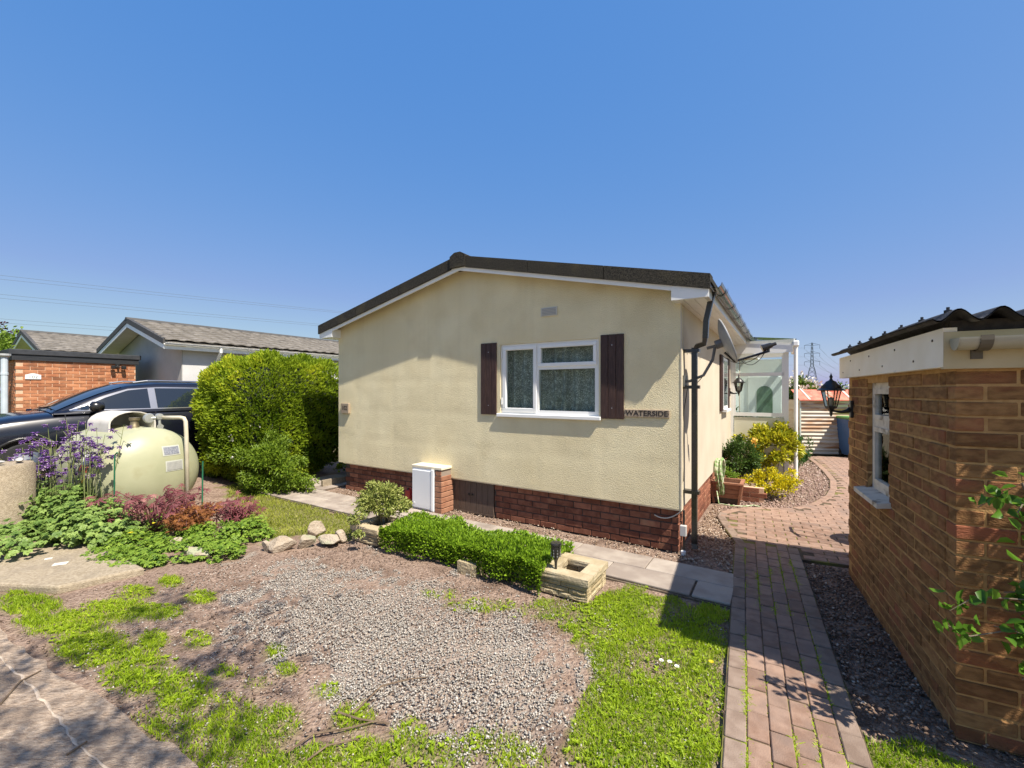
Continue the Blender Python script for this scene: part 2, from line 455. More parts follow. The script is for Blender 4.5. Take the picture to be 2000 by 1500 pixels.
# ---- loose stones
def stones(P, size, flat=0.55):
    n = len(P)
    base = np.array([[1, 0, 0], [0, 1, 0], [-1, 0, 0], [0, -1, 0], [0, 0, 1], [0, 0, -1]], float)
    K = base[None] * RNG.uniform(.65, 1.25, (n, 6, 1)) + RNG.normal(0, .13, (n, 6, 3))
    K[:, :, 2] *= flat
    th = RNG.uniform(0, 2 * PI, n); c, s = np.cos(th)[:, None], np.sin(th)[:, None]
    X = K[:, :, 0] * c - K[:, :, 1] * s; Y = K[:, :, 0] * s + K[:, :, 1] * c
    tl = RNG.normal(0, .35, (n, 1)); Z = K[:, :, 2] + X * tl
    V = np.stack([X, Y, Z], 2) * size[:, None, None] + P[:, None, :]
    b = np.arange(n)[:, None] * 6
    T = np.array([0, 1, 4, 1, 2, 4, 2, 3, 4, 3, 0, 4, 1, 0, 5, 2, 1, 5, 3, 2, 5, 0, 3, 5])[None]
    return V.reshape(-1, 3), (b + T).reshape(-1, 3)

def stone_mat(name, stops):
    m = bpy.data.materials.new(name); m.use_nodes = True; nt = m.node_tree; b = nt.nodes['Principled BSDF']
    a = _n(nt, 'ShaderNodeAttribute', attribute_name='tone'); rp = _n(nt, 'ShaderNodeValToRGB')
    els = rp.color_ramp.elements
    for i, (p, c) in enumerate(stops):
        e = els[i] if i < 2 else els.new(p)
        e.position = p; e.color = (*c, 1)
    nt.links.new(a.outputs['Fac'], rp.inputs[0]); nt.links.new(rp.outputs[0], b.inputs['Base Color'])
    b.inputs['Roughness'].default_value = 0.85; b.inputs['Specular IOR Level'].default_value = 0.25
    return m
GREYST = stone_mat('grey_chippings', [(0, (0.17, 0.155, 0.135)), (1, (0.62, 0.57, 0.50)), (.45, (0.36, 0.335, 0.295)), (.8, (0.43, 0.375, 0.31))])
TANST = stone_mat('tan_gravel', [(0, (0.16, 0.10, 0.06)), (1, (0.60, 0.52, 0.42)), (.4, (0.36, 0.26, 0.18)), (.75, (0.42, 0.34, 0.27))])
PINKST = stone_mat('pinkish_gravel', [(0, (0.16, 0.10, 0.09)), (1, (0.62, 0.53, 0.46)), (.4, (0.33, 0.22, 0.18)), (.75, (0.42, 0.31, 0.26))])
DARKST = stone_mat('dark_gravel', [(0, (0.07, 0.045, 0.032)), (1, (0.52, 0.42, 0.33)), (.5, (0.19, 0.125, 0.09)), (.85, (0.32, 0.23, 0.17))])  # darkest of the gravel mixes, laid beside the brick shed

def stone_object(name, label, n, box, dens, size, m, z=0.0, spread=0.008):
    x = RNG.uniform(box[0], box[1], n); y = RNG.uniform(box[2], box[3], n)
    k = RNG.uniform(0, 1, n) < dens(x, y); x = x[k]; y = y[k]
    P = np.stack([x, y, z + RNG.uniform(-.3, 1, len(x)) * spread], 1)
    V, T = stones(P, RNG.uniform(size[0], size[1], len(P)))
    return tag(link(name, npmesh(name, V, T, np.repeat(np.clip(RNG.normal(.45, .25, len(P)), 0, 1), 8)), m), label, 'gravel', kind='stuff')
stone_object('gravel', 'grey stone chippings spread over the soil drive', 85000, (-2.7, 1.1, 1.8, 4.7), gravel_density, (.0035, .0095), GREYST)
stone_object('gravel', 'thin scatter of stray grey chippings on bare soil and grass edges', 16000, (-3.0, 1.6, 1.7, 4.4),
             lambda x, y: np.where(inpoly(*pix(x, y), [(0, 1218), (150, 1306), (372, 1500), (600, 1720), (1390, 1720), (1420, 1210), (1000, 1150), (480, 1090), (200, 1140)]), .35, 0), (.003, .010), GREYST, z=-.006)
CRUMB = stone_mat('soil_crumbs', [(0, (0.07, 0.045, 0.03)), (1, (0.42, 0.34, 0.27)), (.45, (0.19, 0.13, 0.095)), (.8, (0.27, 0.20, 0.155))])
stone_object('soil_crumbs', 'crumbly bits of soil, bark and cones littering the bare ground', 26000, (-3.9, 1.7, 1.5, 4.9),
             lambda x, y: np.where(inpoly(*pix(x, y), [(0, 1225), (150, 1312), (372, 1500), (600, 1720), (1390, 1720), (1420, 1210), (1180, 1190), (760, 1060), (660, 1062), (480, 1090), (290, 1120), (110, 1165), (0, 1160)]), .9 - .5 * grass_density(x, y), 0), (.003, .010), CRUMB, z=-.008, spread=.006)
def local_dens(poly, k=1.0, jit=14):
    def f(x, y):
        px, py = pix(x, y)
        return np.where(inpoly(px + (vnoise(x, y, .05, 61) - .5) * jit, py + (vnoise(x, y, .05, 62) - .5) * jit, poly), k, 0)
    return f
def wpix(*pts): return [pix(p.x, p.y) for p in pts]
MARGIN = wpix(hw(-.02, -.22), hw(2.2, -.27), hw(5.6, -.24), hw(5.6, .06), hw(-.02, .06))
stone_object('gravel', 'narrow strip of tan gravel along the foot of the front plinth', 16000, (-3.2, 1.9, 4.0, 7.6), local_dens(MARGIN, .9, 5), (.006, .014), TANST, z=.004)
CORNER = [(1318, 1090), (1332, 1078), (1394, 984), (1414, 998), (1400, 1012), (1412, 1032), (1440, 1056), (1436, 1122), (1345, 1098)]
stone_object('gravel', 'tan gravel wedge between the house corner and the brick path', 9000, (1.5, 3.6, 3.9, 6.6), local_dens(CORNER, .9, 6), (.007, .016), TANST, z=.004)
SHEDSTRIP = [(1562, 1098), (1650, 1112), (1660, 1122), (1872, 1450), (2000, 1475), (2200, 1560), (2100, 1700), (1990, 1500), (1850, 1462), (1760, 1440), (1695, 1440)]
stone_object('gravel', 'dark gravel strip between the brick path and brick shed', 16000, (1.2, 3.3, 1.5, 4.4), local_dens(SHEDSTRIP, .85, 8), (.007, .016), DARKST, z=.004)
BED = [(1400, 1000), (1440, 975), (1500, 930), (1575, 895), (1592, 908), (1608, 924), (1620, 940), (1620, 956), (1612, 970), (1582, 987), (1542, 995), (1460, 993), (1414, 1001)]
stone_object('gravel', 'pinkish gravel bed curving round the yellow shrubs by the porch', 22000, (2.6, 8.0, 5.7, 11.0), local_dens(BED, .8, 3), (.010, .022), PINKST, z=.004)

# ---- paved path along the front, slab by slab
SLAB = mat('concrete_slab', (0.26, 0.215, 0.18), (0.36, 0.31, 0.26), 5, 0.9, 0.35, 120, rnd=0.7, c3=(0.19, 0.155, 0.13), s3=3, t3=(.55, .75), spec=0.2, valrnd=0.07)
JOINT = mat('dirt_joint', (0.10, 0.075, 0.055), (0.16, 0.13, 0.10), 30, 0.95, spec=0.1)
pb = MB(); pb.box(-7.2, 0.56, -0.925, -0.255, -0.02, 0.004); pb.box(-6.75, -5.72, -0.255, 6.0, -0.02, 0.004)
fp = pb.build('front_path', JOINT); fp.location = HC; fp.rotation_euler = (0, 0, HA)
tag(fp, 'paving slab path along the foot of the cream house front', 'path', kind='structure')
sl = MB(); sl.cbox(-.372, .372, -.158, .158, -.02, 0, .005); slab_a = sl.mesh('slab')
sl = MB(); sl.cbox(-.5, .5, -.24, .24, -.02, 0, .005); slab_b = sl.mesh('slab')
xx = 0.18; row = 0
for r, yb in enumerate((-.42, -.745)):
    xx = 0.54 - .376 - (r * .3)
    while xx > -7.0:
        o = link('slab', slab_a, SLAB, fp, (xx, yb, 0.026 + random.uniform(-.002, .003)), (random.uniform(-.004, .004), random.uniform(-.004, .004), random.uniform(-.004, .004)))
        xx -= .752
sl = MB(); sl.cbox(-.142, .142, -.158, .158, -.02, 0, .005); link('slab', sl.mesh('slab'), SLAB, fp, (.397, -.745, .026))
for k in range(12):
    link('slab', slab_b, SLAB, fp, (-6.23, .01 + k * .49, .025 + random.uniform(-.002, .002)), (0, 0, random.uniform(-.004, .004)))

# ---- brick path and forecourt
PAVER = mat('red_paver', (0.205, 0.128, 0.092), (0.295, 0.198, 0.148), 14, 0.88, 0.3, 150, rnd=0.9, c3=(0.20, 0.145, 0.118), s3=5, t3=(.45, .75), spec=0.2, valrnd=0.10)
KERBP = mat('grey_paver', (0.18, 0.13, 0.10), (0.25, 0.19, 0.15), 12, 0.9, 0.3, 150, rnd=0.7, spec=0.2, valrnd=0.08)
MOSSJ = mat('mossy_joint', (0.07, 0.055, 0.04), (0.12, 0.09, 0.06), 20, 0.95, c3=(0.17, 0.165, 0.04), s3=3.0, t3=(.48, .66), spec=0.1)
PO = G(1410, 1500); PA = math.atan2(-0.475, 0.88)
pd = Vector((0.475, 0.88, 0)); pq = Vector((0.88, -0.475, 0))
def toloc(p):
    d = p - PO; return (d.dot(pq), d.dot(pd))
COURT_EDGE = [G(*p) for p in [(1437, 1066), (1424, 1046), (1410, 1028), (1400, 1012), (1404, 1004), (1420, 999), (1460, 993), (1500, 994), (1542, 995), (1582, 987), (1612, 970), (1620, 956), (1620, 940), (1608, 924), (1592, 908), (1578, 897)]]
court = [toloc(p) for p in COURT_EDGE] + [toloc(Vector(q)) for q in ((7.6, 11.0, 0), (10.5, 10.3, 0), (9.0, 7.6, 0), (6.2, 5.2, 0), (4.3, 3.6, 0))] + [toloc(G(1655, 1108)), toloc(G(1562, 1096))]
pm = MB(); pm.prism(court, -0.03, 0.019); pm.box(-.005, .60, -2.2, 3.22, -.03, 0.0165)
path = pm.build('brick_path', MOSSJ); path.location = PO; path.rotation_euler = (0, 0, PA)
tag(path, 'red block paved path leading past the shed to a curved forecourt', 'path', kind='structure')
pv = MB(); pv.cbox(-.0475, .0475, -.0955, .0955, -.03, 0, .005); paver_m = pv.mesh('paver')
pv = MB(); pv.cbox(-.0475, .0475, -.0955, .0955, -.03, 0, .005); kpaver_m = pv.mesh('paver')
slots = []
for c in range(6):
    yy = -2.0 + (0.1 if c % 2 else 0.0) + (0.06 if c in (0, 5) else 0)
    while yy < 3.26:
        slots.append((0.05 + c * .099, yy, 0, c in (0, 5))); yy += .2015

for r in range(98):
    for k in range(60):
        X = -1.5 + k * .2015 + (0.1 if r % 2 else 0); Y = 2.47 + r * .1
        if Y < 3.34 and X < .66: continue
        slots.append((X, Y, 1, False))
def seg_dist(px, py, poly):
    d = np.full(px.shape, 1e9)
    for (ax, ay), (bx, by) in zip(poly[:-1], poly[1:]):
        t = np.clip(((px - ax) * (bx - ax) + (py - ay) * (by - ay)) / ((bx - ax) ** 2 + (by - ay) ** 2), 0, 1)
        d = np.minimum(d, np.hypot(px - ax - t * (bx - ax), py - ay - t * (by - ay)))
    return d
SX = np.array([s[0] for s in slots]); SY = np.array([s[1] for s in slots])
SD = seg_dist(SX, SY, court[:len(COURT_EDGE)]); SIN = inpoly(SX, SY, court)
cand = []
for i, s in enumerate(slots):
    if s[2] == 1 and not (SIN[i] and SD[i] > .13): continue
    wp = PO + pq * s[0] + pd * s[1]
    if wp.y < 0.3: continue
    cand.append((wp.length, s))
# soldier edging along the curve
acc = 0.0
for A, B in zip(COURT_EDGE[:-1], COURT_EDGE[1:]):
    L_ = (B - A).length; dirv = (B - A) / L_; nrm = Vector((dirv.y, -dirv.x, 0))
    while acc < L_:
        p = A + dirv * acc + nrm * .055; q = toloc(p)
        ang = math.atan2(dirv.y, dirv.x) - PA + PI / 2
        cand.append((p.length, (q[0], q[1], 2, True, ang))); acc += .2015
    acc -= L_
cand.sort(key=lambda t: t[0])
rest = MB(); ptmp = MB(); ptmp.cbox(-.0475, .0475, -.098, .098, -.03, 0, .0045)
for i, (d, s) in enumerate(cand):
    ang = (PI / 2 if s[2] == 1 else (s[4] if s[2] == 2 else 0)) + random.uniform(-.012, .012)
    zt = 0.026 + random.uniform(-.003, .003)
    if i < 300:
        link('paver', kpaver_m if s[3] else paver_m, KERBP if s[3] else PAVER, path, (s[0], s[1], zt), (random.uniform(-.008, .008), random.uniform(-.008, .008), ang))
    else:
        ca, sa = math.cos(ang), math.sin(ang)
        rest.add([(vx * ca - vy * sa + s[0], vx * sa + vy * ca + s[1], vz + zt) for vx, vy, vz in ptmp.v], ptmp.f)
o = rest.build('pavers', PAVER, path); o['kind'] = 'stuff'
# moss tufts in the joints of the near path
n = 15000
ty = RNG.uniform(-.6, 3.1, n); tcx = RNG.integers(1, 6, n) * .099 + RNG.normal(0, .005, n)
k = RNG.uniform(0, 1, n) < np.clip((vnoise(tcx * 3, ty, .25, 71) - .38) * 2.2, 0, 1); ty = ty[k]; tcx = tcx[k]
P = np.stack([PO.x + pq.x * tcx + pd.x * ty, PO.y + pq.y * tcx + pd.y * ty, np.full(len(ty), .015)], 1)
V, Fq = blades(P, RNG.uniform(.010, .018, len(P)), np.full(len(P), .009), 1.4)
tag(link('moss', npmesh('moss', V, Fq, np.repeat(RNG.uniform(.3, 1, len(P)), 2)), GRASS), 'yellow green moss growing in the joints of the brick path', 'moss', kind='stuff')

# ---- concrete road edge, bottom left
ROADM = mat('worn_concrete', (0.30, 0.22, 0.16), (0.54, 0.425, 0.32), 26, 0.92, 1.0, 70, c3=(0.27, 0.205, 0.155), s3=2.2, t3=(.5, .72), spec=0.15, stretch=(1, 2.6, 1), detail=12, bdist=.02)
edge = []
e0 = G(0, 1225); e1 = G(372, 1500); ed = (e1 - e0).normalized(); en = Vector((ed.y, -ed.x, 0))
for k in range(-240, 520):
    t = k * .025
    p = e0 + ed * t + en * (-(float(vnoise(t, 0.3, .5, 5)) - .5) * .07 - (float(vnoise(t, 7.3, .11, 6)) - .5) * .05)
    edge.append((p.x, p.y))
far = [(edge[-1][0] - 6 * ed.y * -1 * 0 + en.x * 9, edge[-1][1] + en.y * 9), (edge[0][0] + en.x * 9, edge[0][1] + en.y * 9)]
rb = MB(); rb.prism([(p[0], p[1]) for p in edge][::-1] + far[::-1], -.05, .02)
tag(rb.build('road', ROADM), 'weathered concrete road edge with tree shadows across it', 'road', kind='structure')
seam = MB(); pts = []
for k in range(0, 150):
    t = -1.0 + k * .027; p = e0 + ed * t + en * (.16 + (float(vnoise(t, 2.1, .5, 15)) - .5) * .07 + (float(vnoise(t, 4.1, .06, 18)) - .5) * .022); pts.append(p)
rows = []
for i, p in enumerate(pts):
    wv = .001 + .009 * float(vnoise(i * .027, 1, .06, 16))
    rows.append([p - en * wv + Vector((0, 0, .0215)), p + Vector((0, 0, .027)), p + en * wv + Vector((0, 0, .0215))])
seam.grid(rows)
tag(seam.build('mortar_seam', mat('pale_mortar', (0.46, 0.37, 0.28), (0.54, 0.44, 0.34), 40, .95, .4, 200)), 'pale ridge of mortar running along the concrete road edge', 'seam', kind='structure')
# ================================================================== BRICKWORK
BRICK = MB(); BRICK.cbox(0, .215, 0, .1025, 0, .065, .004)
brick_me = {}
def brick_mesh(key, m, L=.215):
    k = (key, round(L, 3))
    if k not in brick_me:
        b = MB(); b.cbox(0, L, 0, .1025, 0, .065, .004); me = b.mesh('brick'); me.materials.append(m); brick_me[k] = me
    return brick_me[k]

def brick_run(p0, dx, length, z0, courses, first_odd=False, holes=(), step=.225, ch=.075):
    """stretcher bond slots along direction dx (local, unit) starting at p0; dx turned 90 deg left gives 'into the wall'.
    yields (x, y, z, length, angle). holes: (s0, s1, z0, z1) are skipped or cut"""
    ang = math.atan2(dx[1], dx[0]); out = []
    for c in range(courses):
        s = 0.1125 if (c % 2 == 1) != first_odd else 0.0
        z = z0 + c * ch + .005
        while s < length - .03:
            e = min(s + .215, length)
            segs = [(s, e)]
            for (h0, h1, hz0, hz1) in holes:
                if z + .065 > hz0 + .01 and z < hz1 - .01:
                    ns = []
                    for a, b in segs:
                        if b <= h0 or a >= h1: ns.append((a, b)); continue
                        if a < h0 - .03: ns.append((a, h0))
                        if b > h1 + .03: ns.append((h1, b))
                    segs = ns
            for a, b in segs:
                out.append((p0[0] + dx[0] * a, p0[1] + dx[1] * a, z, b - a, ang))
            s += step
    return out

def lay_bricks(slots, key, m, parent, limit=300, name='brick', jitter=.0025):
    rest = MB()
    for i, (x, y, z, L, ang) in enumerate(slots):
        dz = random.uniform(-.001, .001); o = random.uniform(-jitter, jitter)
        px = x - math.sin(ang) * o; py = y + math.cos(ang) * o
        if i < limit:
            link(name, brick_mesh(key, m, round(L / .0125) * .0125 if L < .214 else .215), None, parent, (px, py, z + dz), (random.uniform(-.006, .006), random.uniform(-.006, .006), ang + random.uniform(-.006, .006)))
        else:
            b = MB(); b.cbox(0, L, 0, .1025, 0, .065, .004); ca, sa = math.cos(ang), math.sin(ang)
            rest.add([(vx * ca - vy * sa + px, vx * sa + vy * ca + py, vz + z) for vx, vy, vz in b.v], b.f)
    if rest.v:
        o = rest.build('bricks', m, parent); o['kind'] = 'stuff'

# ================================================================== THE HOUSE
WHITE = mat('white_upvc', (0.80, 0.80, 0.78), (0.74, 0.74, 0.71), 3, 0.35, spec=0.5)
CREAMW = mat('cream_render', (0.70, 0.605, 0.385), (0.79, 0.70, 0.465), 2.2, 0.95, 0.9, 110, c3=(0.63, 0.53, 0.315), s3=1.1, t3=(.5, .78), spec=0.15, bdist=0.012)
def add_waves(m, strength=0.35, dist=0.05, scale=1.6):
    """gentle uneven undulation under the fine relief"""
    nt = m.node_tree; b = nt.nodes['Principled BSDF']; L = nt.links.new
    old = b.inputs['Normal'].links[0].from_node
    tc = _n(nt, 'ShaderNodeTexCoord'); no = _n(nt, 'ShaderNodeTexNoise'); no.inputs['Scale'].default_value = scale; no.inputs['Detail'].default_value = 1.5
    L(tc.outputs['Object'], no.inputs['Vector'])
    bp = _n(nt, 'ShaderNodeBump'); bp.inputs['Strength'].default_value = strength; bp.inputs['Distance'].default_value = dist
    # faint joints of the boards under the render
    mp = _n(nt, 'ShaderNodeMapping'); mp.inputs['Rotation'].default_value = (math.radians(-90), 0, 0); L(tc.outputs['Object'], mp.inputs['Vector'])
    bk = _n(nt, 'ShaderNodeTexBrick'); bk.inputs['Scale'].default_value = 1.0; bk.inputs['Brick Width'].default_value = .85; bk.inputs['Row Height'].default_value = .46
    bk.inputs['Mortar Size'].default_value = .11; bk.inputs['Mortar Smooth'].default_value = 1.0; bk.offset = 0.0
    L(mp.outputs[0], bk.inputs['Vector'])
    sm = _n(nt, 'ShaderNodeMath', operation='MULTIPLY_ADD'); sm.inputs[1].default_value = -.09; L(bk.outputs['Fac'], sm.inputs[0]); L(no.outputs[0], sm.inputs[2])
    L(sm.outputs[0], bp.inputs['Height']); L(bp.outputs[0], old.inputs['Normal'])
    # rain streaks and grime
    src = b.inputs['Base Color'].links[0].from_socket
    vm = _n(nt, 'ShaderNodeVectorMath', operation='MULTIPLY'); vm.inputs[1].default_value = (9, 9, .55); L(tc.outputs['Object'], vm.inputs[0])
    ns_ = _n(nt, 'ShaderNodeTexNoise'); ns_.inputs['Scale'].default_value = 1.0; ns_.inputs['Detail'].default_value = 6; L(vm.outputs[0], ns_.inputs['Vector'])
    rg = _n(nt, 'ShaderNodeMapRange'); rg.inputs[1].default_value = .5; rg.inputs[2].default_value = .8; rg.inputs[4].default_value = .14; L(ns_.outputs[0], rg.inputs[0])
    mx = _n(nt, 'ShaderNodeMix', data_type='RGBA'); mx.inputs[7].default_value = (.47, .40, .25, 1); L(rg.outputs[0], mx.inputs[0]); L(src, mx.inputs[6]); L(mx.outputs[2], b.inputs['Base Color'])
add_waves(CREAMW, .6)
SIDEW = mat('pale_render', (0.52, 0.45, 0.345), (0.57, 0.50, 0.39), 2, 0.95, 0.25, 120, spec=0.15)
PLBRICK = mat('plinth_brick', (0.15, 0.058, 0.036), (0.27, 0.115, 0.07), 10, 0.9, 0.5, 120, rnd=1.1, c3=(0.30, 0.17, 0.10), s3=4, t3=(.58, .75), spec=0.15, valrnd=0.16)
PLMORT = mat('dark_mortar', (0.05, 0.035, 0.028), (0.09, 0.065, 0.05), 30, 0.95)
ROOFM = mat('mottled_roof_sheet', (0.010, 0.0095, 0.008), (0.055, 0.049, 0.038), 90, 0.9, 1.0, 160, c3=(0.07, 0.06, 0.035), s3=3, t3=(.55, .8), spec=0.25, detail=2)
BLACKP = mat('black_plastic', (0.012, 0.011, 0.011), (0.02, 0.019, 0.018), 8, 0.25, spec=0.6)
BROWNW = mat('brown_stained_wood', (0.035, 0.017, 0.014), (0.065, 0.034, 0.027), 14, 0.55, 0.4, 60, stretch=(6, 6, .7), spec=0.35)
BROWND = mat('brown_door_wood', (0.075, 0.05, 0.036), (0.115, 0.078, 0.058), 14, 0.7, 0.3, 60, stretch=(6, 6, .7))
GLASS = glassmat('window_glass')
INNER = mat('dim_interior', (0.14, 0.13, 0.12), (0.18, 0.17, 0.15), 2, 0.9)
CREAMP = mat('cream_paint', (0.66, 0.58, 0.42), (0.72, 0.65, 0.50), 6, 0.7, spec=0.3)

house = empty('park_home', HC, HA, 'cream rendered single storey home with brick plinth and dark verge', 'house')
W = 5.6; DEP = 11.0; APX = -2.8; OH = 0.17
def rz(x): return 3.455 - 0.224 * abs(x - APX)          # underside of the roof
def wallpoly(x0, x1, z0, z1=None):
    """front wall piece between two x, z0 up to z1 or the roof"""
    if z1 is not None: return [(x0, z0), (x1, z0), (x1, z1), (x0, z1)]
    p = [(x0, z0), (x1, z0), (x1, rz(x1))]
    if x0 < APX < x1: p.append((APX, rz(APX)))
    return p + [(x0, rz(x0))]
WX0, WX1, WZ0, WZ1 = -2.24, -0.887, 1.40, 2.30
wb = MB()
wb.prism(wallpoly(WX1, 0, .472), 0, .1, 'y'); wb.prism(wallpoly(-W, WX0, .472), 0, .1, 'y')
wb.prism(wallpoly(WX0, WX1, .472, WZ0), 0, .1, 'y'); wb.prism(wallpoly(WX0, WX1, WZ1), 0, .1, 'y')
wb.build('front_wall', CREAMW, house)
sb = MB(); sb.box(-.1, -.001, .1, DEP, .472, 2.80); sb.build('side_wall', SIDEW, house)
sb = MB(); sb.box(-W + .001, -W + .1, .1, DEP, .472, 2.80); sb.prism(wallpoly(-W, 0, .472), DEP, DEP + .1, 'y'); sb.build('rear_wall', CREAMW, house)
sb = MB(); sb.box(-W + .12, -.12, .12, DEP - .02, .44, .47); sb.build('floor_deck', INNER, house)
# corner bead, pale strip down the right-hand arris
cb = MB(); cb.box(-.004, .006, -.004, .045, .474, 2.60); cb.build('corner_bead', SIDEW, house)
# roof slab + verge covers + ridge cap
rf = MB()
rp = [(-W - .30, rz(-W - .30)), (APX, rz(APX)), (.30, rz(.30)), (.30, rz(.30) + .05), (APX, rz(APX) + .05), (-W - .30, rz(-W - .30) + .05)]
rf.prism(rp, -OH + .005, DEP + .2, 'y')
roof = rf.build('roof', ROOFM, house)
def verge(x0, x1):
    v = MB(); e = .004
    v.prism([(x0 + e, rz(x0 + e) - .085), (x1 - e, rz(x1 - e) - .085), (x1 - e, rz(x1 - e) + .062), (x0 + e, rz(x0 + e) + .062)], -OH - .022, -OH + .002, 'y')
    v.prism([(x0 + e, rz(x0 + e) + .052), (x1 - e, rz(x1 - e) + .052), (x1 - e, rz(x1 - e) + .064), (x0 + e, rz(x0 + e) + .064)], -OH + .002, -OH + .16, 'y')
    v.build('verge_cover', ROOFM, roof)
for q in ((-2.68, -1.72), (-1.72, -.76), (-.76, .305), (-5.905, -4.9), (-4.9, -3.92), (-3.92, -2.92)): verge(*q)
rc = MB(); rc.prism([(APX - .13, rz(APX) - .10), (APX + .13, rz(APX) - .10), (APX + .13, rz(APX) + .055), (APX + .05, rz(APX) + .10), (APX - .05, rz(APX) + .10), (APX - .13, rz(APX) + .055)], -OH - .034, DEP + .22, 'y')
rc.build('ridge_cap', ROOFM, roof)
bb = MB()
for x0, x1 in ((-2.8, 0.0), (-5.6, -2.8)):
    bb.prism([(x0, rz(x0) - .135), (x1, rz(x1) - .135), (x1, rz(x1) - .01), (x0, rz(x0) - .01)], -OH + .004, -OH + .024, 'y')
bb.build('bargeboard', WHITE, house)
# boxed eaves on both sides
for nm, x0, x1 in (('r', -.06, .285), ('l', -W - .285, -W + .06)):
    eb = MB(); eb.box(x0, x1, -OH - .004, DEP, 2.605, 2.745)
    ev = eb.build('boxed_eave', WHITE, house)
    for k in range(3):
        s2 = MB(); s2.box(x0 + .02 + k * .1, x0 + .11 + k * .1, -OH + .03, DEP, 2.600, 2.6045); s2.build('soffit_board', WHITE, ev)
# gutter with brackets
gm = mat('dark_gutter', (0.03, 0.026, 0.022), (0.05, 0.043, 0.036), 4, 0.12, spec=0.8)
gt = MB(); rows = []
for yy in (-OH + .02, 1.2, 2.4, 3.6, 4.9, 6.5):
    rows.append([(.345 + .055 * math.cos(t), yy, 2.735 + .055 * math.sin(t)) for t in np.linspace(-PI, 0, 11)] )
gt.grid(rows)
rows2 = [[(p[0] * 1 + (p[0] - .345) * -.06, p[1], p[2] + .003) for p in r] for r in rows]
gt.grid([r[::-1] for r in rows2])
gut = gt.build('gutter', gm, house, smooth=True)
for k in range(6):
    yy = .25 + k * .85
    br = MB(); rws = []
    for dy in (-.018, .018):
        rws.append([(.345 + .061 * math.cos(t), yy + dy, 2.735 + .061 * math.sin(t)) for t in np.linspace(-PI - .25, .25, 13)])
    br.grid(rws); br.grid([[(p[0] + (p[0] - .345) * .12, p[1], p[2] - .003) for p in r][::-1] for r in rws])
    br.build('bracket', BLACKP, gut)
# downpipe with swan neck, shoe and clips
dp = MB()
dp.tube([(.29, .10, 2.70), (.265, .10, 2.60), (.225, .11, 2.42), (.215, .12, 2.24)], .036, 4)
dp.tube([(.215, .12, 2.25), (.205, .13, 2.185), (.13, .15, 2.165), (.105, .16, 2.12)], .034, 4)
dp.tube([(.105, .16, 2.15), (.105, .16, .10), (.115, .15, .045)], .038, 4)
dpo = dp.build('downpipe', BLACKP, house)
for z in (2.10, 1.72, .62):
    cl = MB(); cl.box(.0, .155, .118, .202, z, z + .035); cl.build('clip', BLACKP, dpo)
# front window
fr = MB(); y0, y1 = .022, .09; t = .055
fr.box(WX0, WX1, y0, y1, WZ0, WZ0 + t); fr.box(WX0, WX1, y0, y1, WZ1 - t, WZ1)
fr.box(WX0, WX0 + t, y0, y1, WZ0 + t, WZ1 - t); fr.box(WX1 - t, WX1, y0, y1, WZ0 + t, WZ1 - t)
MX = -1.71; fr.box(MX - .03, MX + .03, y0, y1, WZ0 + t, WZ1 - t); TZ = 1.985
fr.box(MX + .03, WX1 - t, y0, y1, TZ - .025, TZ + .025)
win = fr.build('window', WHITE, house)
def sash(x0, x1, z0, z1, bar=.042, yo=.008):
    s = MB(); a, b = yo, .07
    s.cbox(x0, x1, a, b, z0, z0 + bar, .005); s.cbox(x0, x1, a, b, z1 - bar, z1, .005)
    s.cbox(x0, x0 + bar, a, b, z0 + bar, z1 - bar, .005); s.cbox(x1 - bar, x1, a, b, z0 + bar, z1 - bar, .005)
    s.build('sash', WHITE, win)
    g = MB(); g.box(x0 + bar - .004, x1 - bar + .004, .042, .046, z0 + bar - .004, z1 - bar + .004); g.build('pane', GLASS, win)
sash(WX0 + .03, MX + .005, WZ0 + .028, WZ1 - .03, .05)
sash(MX + .02, WX1 - .03, TZ + .01, WZ1 - .03, .045)
g = MB(); g.box(MX + .025, WX1 - .05, .042, .046, WZ0 + .05, TZ - .02); g.build('pane', GLASS, win)
for z in (1.52, 2.12):
    hg = MB(); hg.tube([(WX0 + .022, .004, z), (WX0 + .022, .004, z + .09)], .009, 8); hg.build('hinge', WHITE, win)
sl = MB(); sl.cbox(WX0 - .04, WX1 + .03, -.036, .05, WZ0 - .040, WZ0 + .004, .006); sl.build('sill', WHITE, win)
# lace curtain behind the glass
CURT = mat('lace_curtain', (0.17, 0.17, 0.135), (0.66, 0.65, 0.55), 95, 0.9, contrast=(.40, .66), detail=4, c3=(0.20, 0.20, 0.16), s3=20, t3=(.45, .7), stretch=(1, .3, 1))
ct = MB(); rows = []
for z in np.linspace(WZ0 - .02, WZ1 + .03, 12):
    rows.append([(x, .135 + .034 * math.sin(x * 34 + 1.6 * math.sin(x * 9)) + .016 * math.sin(x * 15), z) for x in np.linspace(WX0 - .1, WX1 + .1, 150)])
ct.grid(rows)
cu = ct.build('net_curtain', CURT, None, smooth=True); cu.location = HC; cu.rotation_euler = (0, 0, HA)
tag(cu, 'pleated lace net curtain hanging behind the front window', 'curtain')
